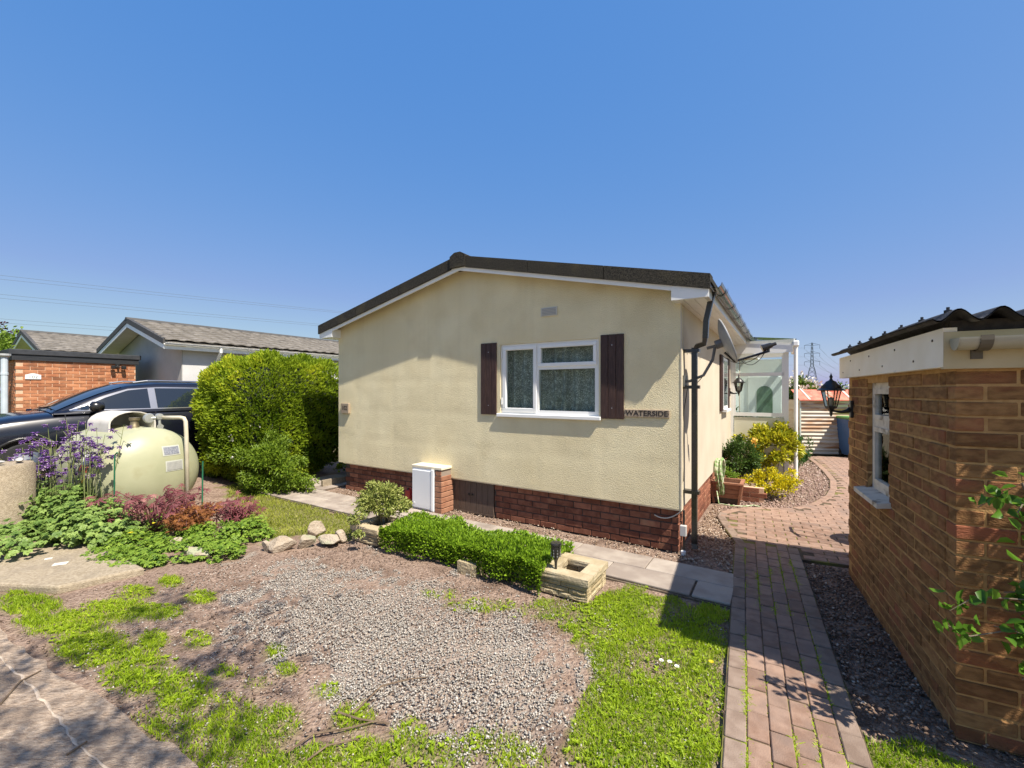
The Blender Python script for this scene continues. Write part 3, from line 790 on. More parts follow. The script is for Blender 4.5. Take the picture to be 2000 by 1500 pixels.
# shutters: three planks each
def shutter(x0, x1, z0, z1):
    sh = empty('shutter', (0, 0, 0)); sh.parent = house
    n = 3; wd = (x1 - x0) / n
    for k in range(n):
        p = MB(); p.cbox(x0 + k * wd + .002, x0 + (k + 1) * wd - .002, -.019, -.002, z0, z1, .003); p.build('plank', BROWNW, sh)
    s = MB()
    for z in (z0 + .12, z1 - .12): s.lathe([(0, -.0225), (.006, -.0215), (.006, -.018)], 8, ((x0 + x1) / 2, 0, z), 'y')
    s.build('screw', mat('screw_zinc', (.5, .5, .5), None, rough=.3, metallic=.9), sh)
shutter(-2.545, -2.29, 1.385, 2.33); shutter(-.862, -.592, 1.385, 2.33)
# wall vent
vt = MB(); vt.box(-1.63, -1.41, -.014, .0, 2.61, 2.715)
vo = vt.build('wall_vent', mat('vent_plastic', (.55, .53, .47), None, rough=.6), house)
for k in range(5):
    v = MB(); v.box(-1.615, -1.425, -.020, -.0145, 2.622 + k * .018, 2.631 + k * .018); v.build('louvre', mat('vent_louvre', (.33, .33, .32), None, rough=.6), vo)
# plinth
DOOR = (2.38, 3.16)
pl = empty('plinth'); pl.parent = house
core = MB(); core.box(-5.49, -3.17, .075, .16, 0, .474); core.box(-2.375, -.05, .075, .16, 0, .474); core.box(-.16, -.055, .16, DEP, 0, .474); core.box(-5.49, -5.4, .16, DEP, 0, .474)
core.build('mortar_bed', PLMORT, pl)
ledge = MB(); ledge.box(-5.5, 0, .02, .12, .452, .4715); ledge.box(-.1, -.02, .12, DEP, .452, .4715); ledge.build('render_drip', CREAMP, pl)
front = brick_run((-5.5, .066), (1, 0), 5.465, .0, 6, holes=((2.335, 3.125, 0, .5),))
side = brick_run((-.036, .066), (0, 1), 5.2, .0, 6, first_odd=True)
side = [(x, y, z, L, a) for (x, y, z, L, a) in side if not (y < .12 and L < .2)]
lay_bricks(front + side, 'plinth', PLBRICK, pl, 300)
# brown access doors in the plinth
dr = empty('plinth_door'); dr.parent = house
for k in range(8):
    p = MB(); x0 = -3.155 + k * .0965; p.cbox(x0 + .0015, x0 + .095, .055, .085, .03, .435, .003); p.build('plank', BROWND, dr)
p = MB(); p.box(-3.16, -2.378, .042, .09, .436, .468); p.box(-3.16, -2.378, .048, .09, .005, .0285); p.box(-3.168, -3.158, .045, .09, .0, .468); p.build('frame', BROWND, dr)
for x in (-2.80, -2.74):
    p = MB(); p.lathe([(0, .040), (.016, .043), (.016, .054)], 12, (x, 0, .26), 'y'); p.build('knob', BLACKP, dr)
# gas meter box beside a little brick pier
mb = empty('meter_box', HC, HA, 'white meter cupboard standing against the brick plinth', 'meter box')
MBW = mat('white_grp', (0.74, 0.75, 0.76), (0.70, 0.71, 0.72), 3, 0.45)
p = MB(); p.box(-3.63, -3.205, -.20, .06, .012, .60); p.build('cabinet', MBW, mb)
p = MB(); p.cbox(-3.615, -3.255, -.222, -.202, .035, .575, .006); p.build('door', MBW, mb)
p = MB(); p.cbox(-3.252, -3.207, -.228, -.201, .02, .60, .004); p.build('door_edge', mat('white_edge', (.82, .82, .82), None, rough=.4), mb)
p = MB(); p.lathe([(0, -.2255), (.018, -.2245), (.018, -.222)], 14, (-3.575, 0, .10), 'y'); p.build('lock', MBW, mb)
pier = empty('brick_pier', HC, HA, 'short brick pier with pale cap beside the meter cupboard', 'pier')
PIERB = mat('pier_brick', (0.25, 0.11, 0.065), (0.36, 0.185, 0.115), 10, 0.9, 0.5, 120, rnd=1.0, spec=0.15, valrnd=.1)
for c in range(8):
    b = MB(); b.cbox(-3.195 + .01 * (c > 6), -3.075 - .012 * (c > 6) + .004 * random.random(), -.205, .05, .002 + c * .0745, .068 + c * .0745, .006); b.build('brick', PIERB, pier)
b = MB(); b.box(-3.185, -3.085, -.195, .05, .002, .598); b.build('mortar_bed', mat('grey_mortar', (.25, .2, .16), None, rough=.9), pier)
b = MB(); b.cbox(-3.64, -3.065, -.21, .04, .603, .640, .006); b.build('cap', CREAMP, pier)
# red canister and dark can on the ground by the meter box
rcn = empty('red_canister', hw(3.78, -.12), HA, 'small red plastic canister on the paving beside the meter cupboard', 'canister')
RED = mat('red_plastic', (0.30, 0.012, 0.012), (0.38, 0.02, 0.02), 6, 0.4)
b = MB(); b.cbox(-.05, .05, -.04, .04, .03, .24, .012); b.build('body', RED, rcn)
b = MB(); b.lathe([(.018, .24), (.018, .262), (.0, .264)], 12, (-.02, 0, 0)); b.build('cap', BLACKP, rcn)
b = MB(); b.tube([(.01, 0, .24), (.015, 0, .262), (.04, 0, .258), (.045, 0, .235)], .007, 6); b.build('handle', RED, rcn)

# name board and number board
SIGNW = mat('sign_wood', (0.27, 0.20, 0.135), (0.38, 0.30, 0.21), 20, 0.75, 0.2, 60, stretch=(.6, 3, 5))
INK = mat('burnt_lettering', (0.018, 0.012, 0.010), None, rough=0.8)
def text_mesh(o):
    dg = bpy.context.evaluated_depsgraph_get(); me = bpy.data.meshes.new_from_object(o.evaluated_get(dg)); n = bpy.data.objects.new('lettering', me); COL.objects.link(n)
    n.parent = o.parent; n.location = o.location; n.rotation_euler = o.rotation_euler; n.scale = o.scale
    bpy.data.objects.remove(o); n.name = 'lettering'; return n

def text(name, body, size, m, parent, loc, sx=1.0, ext=0.0012, space=1.0, bold=0.0, rot=(PI / 2, 0, 0)):
    cu = bpy.data.curves.new(name, 'FONT'); cu.body = body; cu.size = size; cu.align_x = 'CENTER'; cu.align_y = 'CENTER'
    cu.extrude = ext; cu.space_character = space; cu.offset = bold
    o = bpy.data.objects.new(name, cu); COL.objects.link(o); cu.materials.append(m); o.parent = parent
    o.location = loc; o.rotation_euler = rot; o.scale = (sx, 1, 1)
    return text_mesh(o)
nb = empty('name_board', HC, HA, 'wooden house name board reading WATERSIDE', 'sign')
b = MB(); b.cbox(-.588, -.108, -.018, -.001, 1.413, 1.497, .004); b.build('board', SIGNW, nb)
text('lettering', 'WATERSIDE', .078, INK, nb, (-.348, -.0185, 1.4545), 1.05, bold=.0012, space=1.02)
b = MB()
for x in (-.578, -.118): b.lathe([(0, -.021), (.005, -.020), (.005, -.017)], 8, (x, 0, 1.455), 'y')
b.build('screw', BLACKP, nb)
nb2 = empty('number_board', HC, HA, 'small square wooden house number board reading 102', 'sign')
b = MB(); b.cbox(-5.49, -5.285, -.040, -.001, 1.315, 1.485, .004); b.build('board', SIGNW, nb2)
text('lettering', '102', .10, INK, nb2, (-5.39, -.0405, 1.405), .95, bold=.0015)

# side window with brown shutters
swn = empty('side_window'); swn.parent = house
b = MB(); b.box(.0, .03, 3.46, 4.12, 1.38, 2.28); b.build('frame', WHITE, swn)
b = MB(); b.box(.0305, .033, 3.52, 4.06, 1.44, 2.22); b.build('pane', mat('dark_pane', (.03, .035, .04), None, rough=.05, spec=.8), swn)
b = MB(); b.box(.0, .085, 3.42, 4.16, 1.335, 1.378); b.build('sill', WHITE, swn)
for y0, y1 in ((3.16, 3.42), (4.16, 4.42)):
    sh = empty('shutter'); sh.parent = house
    for k in range(3):
        d = (y1 - y0) / 3; b = MB(); b.cbox(.001, .035, y0 + k * d + .002, y0 + (k + 1) * d - .002, 1.36, 2.30, .004); b.build('plank', BROWNW, sh)

# carriage lanterns
BLKMETAL = mat('black_painted_metal', (0.010, 0.010, 0.010), (0.02, 0.02, 0.02), 8, 0.4, spec=0.5)
LGLASS = glassmat('lantern_glass', (.8, .8, .75), .2)
def lantern(name, loc, rz_, label, s=1.0):
    """wall lantern; local -x points away from the wall, wall at x = 0"""
    r = empty(name, loc, rz_, label, 'wall lantern'); r.scale = (s, s, s)
    b = MB(); b.cbox(-.028, .0, -.032, .032, -.12, .06, .006); b.build('wall_plate', BLKMETAL, r)
    b = MB(); b.tube([(-.02, 0, -.035), (-.05, 0, -.05), (-.10, 0, -.062), (-.15, 0, -.055), (-.185, 0, -.05)], [.034, .022, .014, .012, .012], 10)
    b.build('arm', BLKMETAL, r, smooth=True)
    cx = -.19
    b = MB(); b.lathe([(.0, -.115), (.012, -.10), (.016, -.06), (.03, -.035), (.052, -.02), (.055, .0)], 6, (cx, 0, 0)); b.build('base', BLKMETAL, r)
    b = MB(); b.lathe([(.050, .0), (.086, .17)], 6, (cx, 0, 0)); 
    b.f = [f for f in b.f if len(f) == 4]; b.build('glass', LGLASS, r)
    b = MB()
    for k in range(6):
        t = 2 * PI * k / 6
        b.tube([(cx + .053 * math.cos(t), .053 * math.sin(t), -.005), (cx + .089 * math.cos(t), .089 * math.sin(t), .172)], .0055, 5)
    b.build('cage', BLKMETAL, r)
    b = MB(); b.lathe([(.128, .165), (.130, .175), (.098, .19), (.088, .215), (.062, .24), (.045, .265), (.018, .28), (.010, .30), (.017, .315), (.008, .335), (.0, .36)], 12, (cx, 0, 0)); b.build('cap', BLKMETAL, r, smooth='angle')
    b = MB(); b.lathe([(.0, .10), (.02, .09), (.026, .06), (.016, .02), (.016, .0)], 10, (cx, 0, 0)); b.build('bulb', mat('bulb_glass', (.5, .48, .42), None, rough=.2), r, smooth=True)
    return r
lantern('wall_lantern', hw(-.0, 4.62, 1.70), HA + PI, 'black wall lantern on the cream side wall by the porch', .9)

# satellite dish with its arm, pole and cables
DISH = mat('grey_dish_paint', (0.27, 0.28, 0.29), (0.33, 0.34, 0.35), 10, 0.5, spec=0.4)
sat = empty('satellite_dish', HC, HA, 'grey oval satellite dish on a bracket at the house corner', 'satellite dish')
dc = Vector((.37, .17, 2.19)); dn = Vector((math.cos(.36) * .98, math.cos(.36) * .20, math.sin(.36))).normalized()
dx = dn.cross(Vector((0, 0, 1))).normalized(); dz = dx.cross(dn).normalized()
b = MB(); rows = []
for off in (0.0, -.012):
    rows = []
    for i in range(7):
        r_ = i / 6
        rows.append([tuple(dc + dx * (math.cos(t) * .20 * r_) + dz * (math.sin(t) * .235 * r_) + dn * (.055 * r_ * r_ + off)) for t in np.linspace(0, 2 * PI, 29)])
    b.grid(rows if off == 0 else [r[::-1] for r in rows])
rim = [[tuple(dc + dx * (math.cos(t) * .20 * q) + dz * (math.sin(t) * .235 * q) + dn * (.055 + o)) for t in np.linspace(0, 2 * PI, 29)] for q, o in ((1, 0), (1.02, -.004), (1.0, -.013))]
b.grid(rim)
b.build('reflector', DISH, sat, smooth=True)
foot = dc - dz * .22 + dn * .05; tip = foot + dn * .30 - dz * .0 + Vector((0, 0, -.02))
b = MB(); b.tube([tuple(dc - dz * .1 - dn * .02), tuple(foot - dn * .02), tuple(tip)], .012, 8); b.build('feed_arm', BLACKP, sat)
hd = tip + Vector((0, 0, .05))
b = MB(); b.tube([tuple(tip + Vector((0, 0, -.01))), tuple(hd)], .014, 8); b.tube([tuple(hd - dn * .06), tuple(hd + dn * .03)], [.035, .026], 12); b.tube([tuple(hd + dn * .03), tuple(hd + dn * .07)], [.02, .016], 10)
b.build('receiver', BLACKP, sat)
b = MB(); b.tube([tuple(dc - dn * .01), tuple(dc - dn * .07)], .045, 8); b.tube([tuple(dc - dn * .05), (.30, .19, 2.16), (.22, .18, 2.14)], .016, 8)
b.tube([(.30, .19, 2.17), (.275, .185, 2.02), (.19, .17, 1.86), (.06, .15, 1.80), (.0, .15, 1.80)], .015, 8)
b.box(.0, .02, .09, .21, 1.74, 1.86); b.build('wall_bracket', mat('bracket_grey', (.10, .10, .10), (.16, .16, .15), 10, .5), sat)
b = MB()
def sag(p, q, d, n=9): 
    p = Vector(p); q = Vector(q)
    return [tuple(p.lerp(q, i / (n - 1)) - Vector((0, 0, d * 4 * (i / (n - 1)) * (1 - i / (n - 1))))) for i in range(n)]
b.tube(sag(hd, (.36, .22, 2.06), .12), .0035, 5); b.tube(sag(hd, tip - dn * .25, .10), .0035, 5)
b.tube(sag((.30, .19, 2.1), (.04, .15, 1.74), .09), .004, 5); b.tube([(.04, .15, 1.74), (.012, .10, 1.5), (.010, .09, 1.2), (.012, .10, .9), (.01, .085, .75)], .004, 5)
b.build('cable', BLACKP, sat)
# grey conduit, box and white cable at the plinth corner
cn = empty('corner_conduit', HC, HA, 'grey junction box and conduit at the plinth corner', 'conduit')
GREYP = mat('grey_plastic', (.42, .40, .38), (.5, .48, .45), 10, .6)
b = MB(); b.tube([(.02, .045, .46), (.02, .045, .03)], .011, 8); b.build('pipe', BLACKP, cn)
b = MB(); b.cbox(-.012, .05, .0, .05, .20, .31, .005); b.build('junction_box', GREYP, cn)
b = MB(); b.lathe([(.022, .0), (.026, .045), (.022, .048)], 12, (.02, .02, 0)); b.build('gully_cup', WHITE, cn)
b = MB(); b.tube(sag((-.28, .055, .365), (.0, .04, .455), .055), .006, 6); b.build('white_cable', mat('white_cable_pvc', (.55, .52, .45), None, rough=.5), cn)

# ================================================================== PORCH
porch = empty('porch', hw(-.0, 4.95), HA, 'white framed glazed porch on the side of the house', 'porch')
CREAMPANEL = mat('porch_panel', (.62, .60, .46), (.66, .64, .50), 4, .5)
PW = .98; PD = 1.9
b = MB()
b.box(.0, .05, .0, .06, 0, 2.42); b.box(PW - .07, PW, .0, .07, 0, 2.52); b.box(PW - .07, PW, PD - .07, PD, 0, 2.52)
b.box(.05, PW - .07, .005, .055, 1.20, 1.27); b.box(.05, PW - .07, .005, .055, 1.985, 2.05); b.box(.05, PW - .07, .005, .055, 2.34, 2.42); b.box(.05, PW - .07, .005, .055, 0.0, .06); b.box(.05, PW - .07, .005, .055, .66, .72)
b.box(.05, .09, .005, .055, 1.27, 2.34); b.box(PW - .11, PW - .07, .005, .055, 1.27, 2.34)
for z0, z1 in ((0, .06), (1.2, 1.27), (1.985, 2.05), (2.34, 2.42)):
    b.box(PW - .06, PW - .01, .07, PD - .07, z0, z1)
b.build('frame', WHITE, porch)
b = MB(); b.cbox(.06, PW - .08, .02, .045, .08, .64, .006); b.cbox(.06, PW - .08, .02, .045, .74, 1.18, .006); b.box(PW - .05, PW - .02, .07, PD - .07, .06, 1.2); b.build('panel', CREAMPANEL, porch)
for z0, z1 in ((1.27, 1.985), (2.05, 2.34)):
    b = MB(); b.box(.09, PW - .11, .028, .032, z0, z1); b.build('pane', GLASS, porch)
    b = MB(); b.box(PW - .037, PW - .033, .07, PD - .07, z0, z1); b.build('pane', GLASS, porch)
b = MB(); b.prism([(0, 2.70), (PW + .12, 2.58), (PW + .12, 2.66), (0, 2.78)], -.12, PD + .1, 'y'); rfp = b.build('roof', glassmat('porch_roof_sheet', (.80, .82, .80), .25), porch)
b = MB(); b.cbox(PW + .06, PW + .16, -.14, PD + .1, 2.52, 2.63, .02); b.build('gutter', WHITE, rfp)
b = MB(); b.box(0.0, PW + .06, -.10, -.06, 2.42, 2.66); b.build('fascia', WHITE, rfp)
b = MB(); b.tube([(PW + .11, -.06, 2.54), (PW + .11, -.06, .05)], .034, 10); b.build('downpipe', WHITE, porch)
# back wall of the porch with a door that has an arched light
dr = empty('porch_door'); dr.parent = porch
b = MB(); b.box(.03, PW - .07, PD - .06, PD - .01, 0, 2.42); b.build('door_surround', WHITE, dr)
b = MB(); b.cbox(.20, .86, PD - .085, PD - .061, .05, 2.02, .006); dl = b.build('door_leaf', WHITE, dr)
arch = [(.37, 1.0), (.69, 1.0), (.69, 1.65)] + [(.53 + .16 * math.cos(t), 1.65 + .16 * math.sin(t)) for t in np.linspace(0.15, PI - .15, 9)] + [(.37, 1.65)]
b = MB(); b.prism(arch, PD - .093, PD - .086, 'y'); b.build('arched_light', mat('obscured_green_glass', (.10, .16, .10), (.22, .30, .22), 3, .15, spec=.7), dl)
b = MB(); b.tube([(.80, PD - .10, 1.02), (.80, PD - .10, 1.16)], .011, 8); b.build('handle', mat('chrome_handle', (.6, .6, .6), None, rough=.2, metallic=1), dl)
b = MB(); b.box(.0, .006, .06, PD - .06, .0, 2.42); b.build('lining', WHITE, porch)

# ================================================================== BRICK SHED
SA = math.atan2(-0.451, 0.8925)
SO = G(1866, 1444)
SL, SW, SCOURSES = 2.10, 1.75, 24
shed = empty('brick_shed', SO, SA, 'brown brick shed with cream fascia and corrugated roof', 'shed')
SHB = mat('shed_brick', (0.155, 0.078, 0.033), (0.30, 0.165, 0.068), 14, 0.92, 1.0, 70, rnd=0.55, c3=(0.26, 0.095, 0.05), s3=2, t3=(.5, .7), spec=0.15, valrnd=0.13, stretch=(1, 1, 2.4), bdist=.006)
SHMORT = mat('sandy_mortar', (0.36, 0.21, 0.085), (0.46, 0.285, 0.12), 22, 0.95, 0.5, 120, spec=0.1)
H_ = SCOURSES * .075
SWY0, SWY1, SWZ0, SWZ1 = 0.98, 1.50, .93, 1.76       # window opening along the left face
wallp = empty('wall'); wallp.parent = shed
core = MB()
core.box(.0045, .10, .0045, SWY0, 0, H_ + .02); core.box(.0045, .10, SWY1, SL - .008, 0, H_ + .02); core.box(.0045, .10, SWY0, SWY1, 0, SWZ0); core.box(.0045, .10, SWY0, SWY1, SWZ1, H_ + .02)
core.box(.10, SW, .0045, .10, 0, H_ + .02); core.box(.10, SW, SL - .10, SL - .008, 0, H_ + .02); core.box(SW - .1, SW, .10, SL - .10, 0, H_ + .02)
core.build('mortar_bed', SHMORT, wallp)
# left face runs from far to near so that 'into the wall' is +x: direction -y, left normal = +x
left = brick_run((0, SL), (0, -1), SL, 0, SCOURSES, holes=((SL - SWY1, SL - SWY0, SWZ0, SWZ1),))
front = brick_run((0, 0), (1, 0), SW, 0, SCOURSES, first_odd=True)
# keep one brick per corner cell: left face owns even courses at the near corner
def clean(run, axis, lo, hi):
    out = []
    for (x, y, z, L, a) in run:
        c = int(round((z - .005) / .075))
        out.append((x, y, z, L, a))
    return out
fr2 = []
for (x, y, z, L, a) in front:
    c = int(round((z - .005) / .075))
    fr2.append((x, y, z, L, a))
lf2 = []
for (x, y, z, L, a) in left:
    c = int(round((z - .005) / .075)); e = y - L          # near end of this brick
    if c % 2 == 1 and e < .05:                            # front stretcher owns the corner in odd courses
        cut = .1125 - e
        if L - cut > .03: lf2.append((x, y, z, L - cut, a))
    else: lf2.append((x, y, z, L, a))
fr3 = []
for (x, y, z, L, a) in fr2:
    c = int(round((z - .005) / .075))
    if c % 2 == 0 and x < .1125:
        cut = .1125 - x
        if L - cut > .03: fr3.append((x + cut, y, z, L - cut, a))
    else: fr3.append((x, y, z, L, a))
near_front = [s for s in fr3 if s[0] < .75]; far_front = [s for s in fr3 if s[0] >= .75]
lay_bricks(lf2 + near_front + far_front, 'shed', SHB, wallp, 300, jitter=.0035)
# fascias, gutter and corrugated sheets
CREAMF = mat('flaking_cream_paint', (0.78, 0.70, 0.54), (0.83, 0.76, 0.62), 5, 0.7, 0.15, 40, c3=(0.40, 0.39, 0.38), s3=1.7, t3=(.55, .58), spec=0.3)
TANF = mat('tan_fascia_paint', (0.42, 0.35, 0.20), (0.50, 0.42, 0.26), 5, 0.75, 0.2, 40, spec=0.25)
FZ0, FZ1 = 1.81, 2.005
b = MB(); b.box(-.055, -.004, -.03, SL + .06, FZ0 + .005, FZ1); side_f = b.build('side_fascia', CREAMF, shed)
b = MB()
for k in range(9):
    yy = .08 + k * .25
    for z in (1.86, 1.96): 
        if (k + (z > 1.9)) % 2: b.lathe([(0, -.0035), (.008, -.003), (.008, 0)], 8, (0, 0, 0), 'x'); 
b = MB()
for k in range(8):
    yy = .07 + k * .28 + random.uniform(-.03, .03)
    z = 1.865 if k % 2 else 1.955
    b.box(-.0585, -.055, yy - .006, yy + .006, z - .006, z + .006)
b.build('nail_head', BLACKP, side_f)
b = MB(); b.box(-.0535, SW + .05, -.034, -.004, FZ0 - .004, 1.985); b.build('front_fascia', TANF, shed)
b = MB(); b.box(-.02, SW + .05, -.010, .05, 1.985, 2.04); b.build('wall_plate', mat('dark_timber', (.02, .016, .013), (.05, .04, .03), 30, .9, .5, 60), shed)
gg = mat('grey_green_gutter', (.30, .29, .22), (.36, .34, .26), 6, .45)
b = MB(); rows = []
for xx in (-.03, SW + .08):
    rows.append([(xx, -.085 + .05 * math.cos(t), 1.945 + .055 * math.sin(t)) for t in np.linspace(-PI, 0, 11)])
b.grid(rows); b.grid([[(p[0], -.085 + (p[1] + .085) * .93, p[2] + .003) for p in r][::-1] for r in rows])
b.prism([(-.085 + .05 * math.cos(t), 1.945 + .055 * math.sin(t)) for t in np.linspace(-PI, 0, 11)], -.033, -.028, 'x')
sg = b.build('gutter', gg, shed, smooth='angle')
for xx in (.06, .46, .95, 1.4):
    b = MB(); rws = [[(xx + d, -.085 + .056 * math.cos(t), 1.945 + .061 * math.sin(t)) for t in np.linspace(-PI - .1, .1, 11)] for d in (-.022, .022)]
    b.grid(rws); b.grid([[(p[0], -.085 + (p[1] + .085) * .9, p[2] + .003) for p in r][::-1] for r in rws]); b.box(xx - .02, xx + .02, -.045, -.034, 1.85, 1.90); b.build('bracket', mat('bracket_brown', (.10, .085, .06), None, rough=.6), sg)
CORR = mat('dark_corrugated_sheet', (0.018, 0.017, 0.018), (0.05, 0.047, 0.046), 12, 0.75, 0.5, 80, c3=(.14, .13, .12), s3=8, t3=(.62, .75), spec=0.3)
b = MB(); wl = .145
for off, fl in ((0, False), (-.008, True)):
    rows = []
    for yy in np.linspace(-.10, SL + .10, 4):
        rows.append([(x, yy, 2.062 + .027 * math.cos(2 * PI * (x + .02) / wl) + off + .006 * math.sin(yy * 3)) for x in np.arange(-.115, SW + .16, wl / 10)])
    b.grid(rows if not fl else [r[::-1] for r in rows])
rfs = b.build('roof_sheet', CORR, shed, smooth=True)
b = MB()
for k in range(7):
    yy = .02 + k * .32
    b.lathe([(.016, 2.085), (.016, 2.097), (.007, 2.10), (.007, 2.112), (0, 2.113)], 8, (-.02, yy, 0))
b.build('roof_bolt', BLACKP, rfs)
# shed window
OLDW = mat('weathered_white_paint', (0.50, 0.46, 0.38), (0.60, 0.56, 0.48), 12, 0.8, 0.4, 60, c3=(.22, .18, .13), s3=8, t3=(.56, .66), stretch=(1, 1, 1))
sw_ = empty('shed_window'); sw_.parent = shed
b = MB(); x0, x1 = .035, .095
b.box(x0, x1, SWY0, SWY0 + .05, SWZ0, SWZ1); b.box(x0, x1, SWY1 - .05, SWY1, SWZ0, SWZ1); b.box(x0, x1, SWY0 + .05, SWY1 - .05, SWZ0, SWZ0 + .05); b.box(x0, x1, SWY0 + .05, SWY1 - .05, SWZ1 - .05, SWZ1)
b.box(x0, x1, SWY0 + .05, SWY1 - .05, 1.42, 1.48); b.build('frame', OLDW, sw_)
b = MB()
for z0, z1 in ((SWZ0 + .05, 1.42), (1.48, SWZ1 - .05)):
    a0, a1 = SWY0 + .05, SWY1 - .05; t = .035
    b.box(.028, .075, a0, a0 + t, z0, z1); b.box(.028, .075, a1 - t, a1, z0, z1); b.box(.028, .075, a0 + t, a1 - t, z0, z0 + t); b.box(.028, .075, a0 + t, a1 - t, z1 - t, z1)
b.build('sash', OLDW, sw_)
for z0, z1 in ((SWZ0 + .08, 1.39), (1.51, SWZ1 - .08)):
    b = MB(); b.box(.05, .054, SWY0 + .08, SWY1 - .08, z0, z1); b.build('pane', GLASS, sw_)
b = MB(); b.box(.30, .31, SWY0 - .3, SWY1 + .3, .6, 1.8); b.build('interior_board', INNER, sw_)
b = MB(); b.box(.03, .055, SWY0 - .012, SWY0, SWZ0, SWZ1); b.build('side_batten', OLDW, sw_)
b = MB(); b.prism([(-.075, SWZ0 - .045), (.06, SWZ0 - .03), (.06, SWZ0 + .01), (-.075, SWZ0 - .012)], SWY0 - .04, SWY1 + .05, 'y'); b.build('sill', OLDW, sw_)
lantern('wall_lantern', SO + Matrix.Rotation(SA, 3, 'Z') @ Vector((0, 1.93, 1.56)), SA, 'black carriage lantern on the brick shed wall above the path', .84)
# ================================================================== NEIGHBOURING HOMES
GREYW = mat('grey_render', (0.50, 0.49, 0.48), (0.56, 0.55, 0.54), 3, 0.9, 0.2, 90)
GABLEW = mat('grey_gable_board', (0.40, 0.39, 0.36), (0.45, 0.44, 0.41), 3, 0.8, 0.2, 60)
TILE = mat('grey_brown_tile', (0.15, 0.135, 0.115), (0.22, 0.20, 0.175), 3, 0.85, 0.3, 90, spec=0.2, c3=(.10, .09, .08), s3=9, t3=(.5, .7))
VERGE = mat('dark_verge', (0.045, 0.043, 0.040), (0.06, 0.057, 0.053), 6, 0.7)
def neighbour(label, corner, z0, wid, length, eave, rise, oh=.42):
    """home whose gable faces us: local x to the right along the gable, y back; origin at the right front wall corner"""
    r = empty('neighbour_home', (corner[0], corner[1], z0), HA, label, 'house')
    half = wid / 2; sl = rise / (half + .2)
    b = MB(); b.box(-wid, 0, .02, length, 0, eave); b.build('wall', GREYW, r)
    b = MB(); b.prism([(-wid, eave - .0), (0, eave), (-half, eave + half * sl)], .02, .10, 'y'); b.box(-wid, 0, .0, .0195, 0, eave); b.build('gable', GABLEW, r)
    rt = MB(); n = 11; Lr = half + .22
    for sgn in (1, -1):
        for k in range(n):
            t0 = k / n; t1 = (k + 1) / n + .012
            rows = []
            for t, dz in ((t0, .030), (t1, .056), (t1, .028)):
                xx = -half + sgn * (Lr * t); zz = eave + (half + .2) * sl - Lr * t * sl + .05 + dz
                rows.append([(xx, y, zz + .012 * math.sin(2 * PI * y / .30)) for y in np.arange(-oh, length + .3, .075)])
            rt.grid(rows if sgn > 0 else [q[::-1] for q in rows])
    apx = eave + (half + .2) * sl
    rt.prism([(-half - Lr, eave - .03), (-half, apx), (-half + Lr, eave - .03), (-half + Lr, eave + .02), (-half, apx + .06), (-half - Lr, eave + .02)], -oh + .02, length + .3, 'y')
    ro = rt.build('roof', TILE, r)
    b = MB()
    for sgn in (1, -1):
        xe = -half + sgn * Lr
        b.prism([(-half, apx - .02), (xe, eave - .05), (xe, eave + .075), (-half, apx + .115)] if sgn > 0 else [(xe, eave - .05), (-half, apx - .02), (-half, apx + .115), (xe, eave + .075)], -oh - .03, -oh + .06, 'y')
    b.prism([(-half - .1, apx + .06), (-half + .1, apx + .06), (-half + .04, apx + .13), (-half - .04, apx + .13)], -oh - .035, length + .3, 'y')
    b.build('verge', VERGE, ro)
    b = MB()
    for sgn in (1, -1):
        xe = -half + sgn * Lr
        q = [(-half, apx - .13), (xe, eave - .16), (xe, eave - .052), (-half, apx - .022)]
        b.prism(q if sgn > 0 else [q[1], q[0], q[3], q[2]], -oh - .012, -oh + .012, 'y')
    b.build('bargeboard', WHITE, r)
    b = MB()
    q = [(-half, apx - .055), (-half + Lr, eave - .085), (-half + Lr, eave - .07), (-half, apx - .04)]
    b.prism(q, -oh + .012, .0, 'y'); q = [(-half - Lr, eave - .085), (-half, apx - .055), (-half, apx - .04), (-half - Lr, eave - .07)]; b.prism(q, -oh + .012, .0, 'y')
    b.box(0.0, .2, .0, length, eave - .10, eave - .085); b.build('soffit', CREAMP, r)
    b = MB(); b.box(.19, .215, -oh + .01, length + .2, eave - .16, eave - .02); b.build('fascia', WHITE, r)
    b = MB(); rows = [[(.27 + .055 * math.cos(t), y, eave - .01 + .05 * math.sin(t)) for t in np.linspace(-PI, 0, 9)] for y in (-oh - .02, length + .2)]
    b.grid(rows); b.grid([q[::-1] for q in rows]); b.build('gutter', WHITE, r)
    b = MB(); b.tube([(.27, .75, eave - .05), (.27, .75, eave - .16), (.06, .75, eave - .36), (.06, .75, .0)], .035, 8); b.build('downpipe', WHITE, r)
    wn = MB(); wn.box(.0, .03, 1.9, 3.4, eave - 1.35, eave - .28); wo = wn.build('window', WHITE, r)
    wn = MB(); wn.box(.031, .034, 1.98, 2.6, eave - 1.27, eave - .36); wn.box(.031, .034, 2.68, 3.32, eave - 1.27, eave - .36); wn.build('pane', bpy.data.materials['dark_pane'], wo)
    return r
neighbour('grey rendered neighbouring home with tiled gable roof behind the hedge', (-8.08, 10.5), .38, 4.3, 11.0, 2.46, .66)
neighbour('farther grey tiled home whose gable peeps over the red brick shed', (-14.75, 13.9), .4, 4.3, 11.0, 2.52, .74)

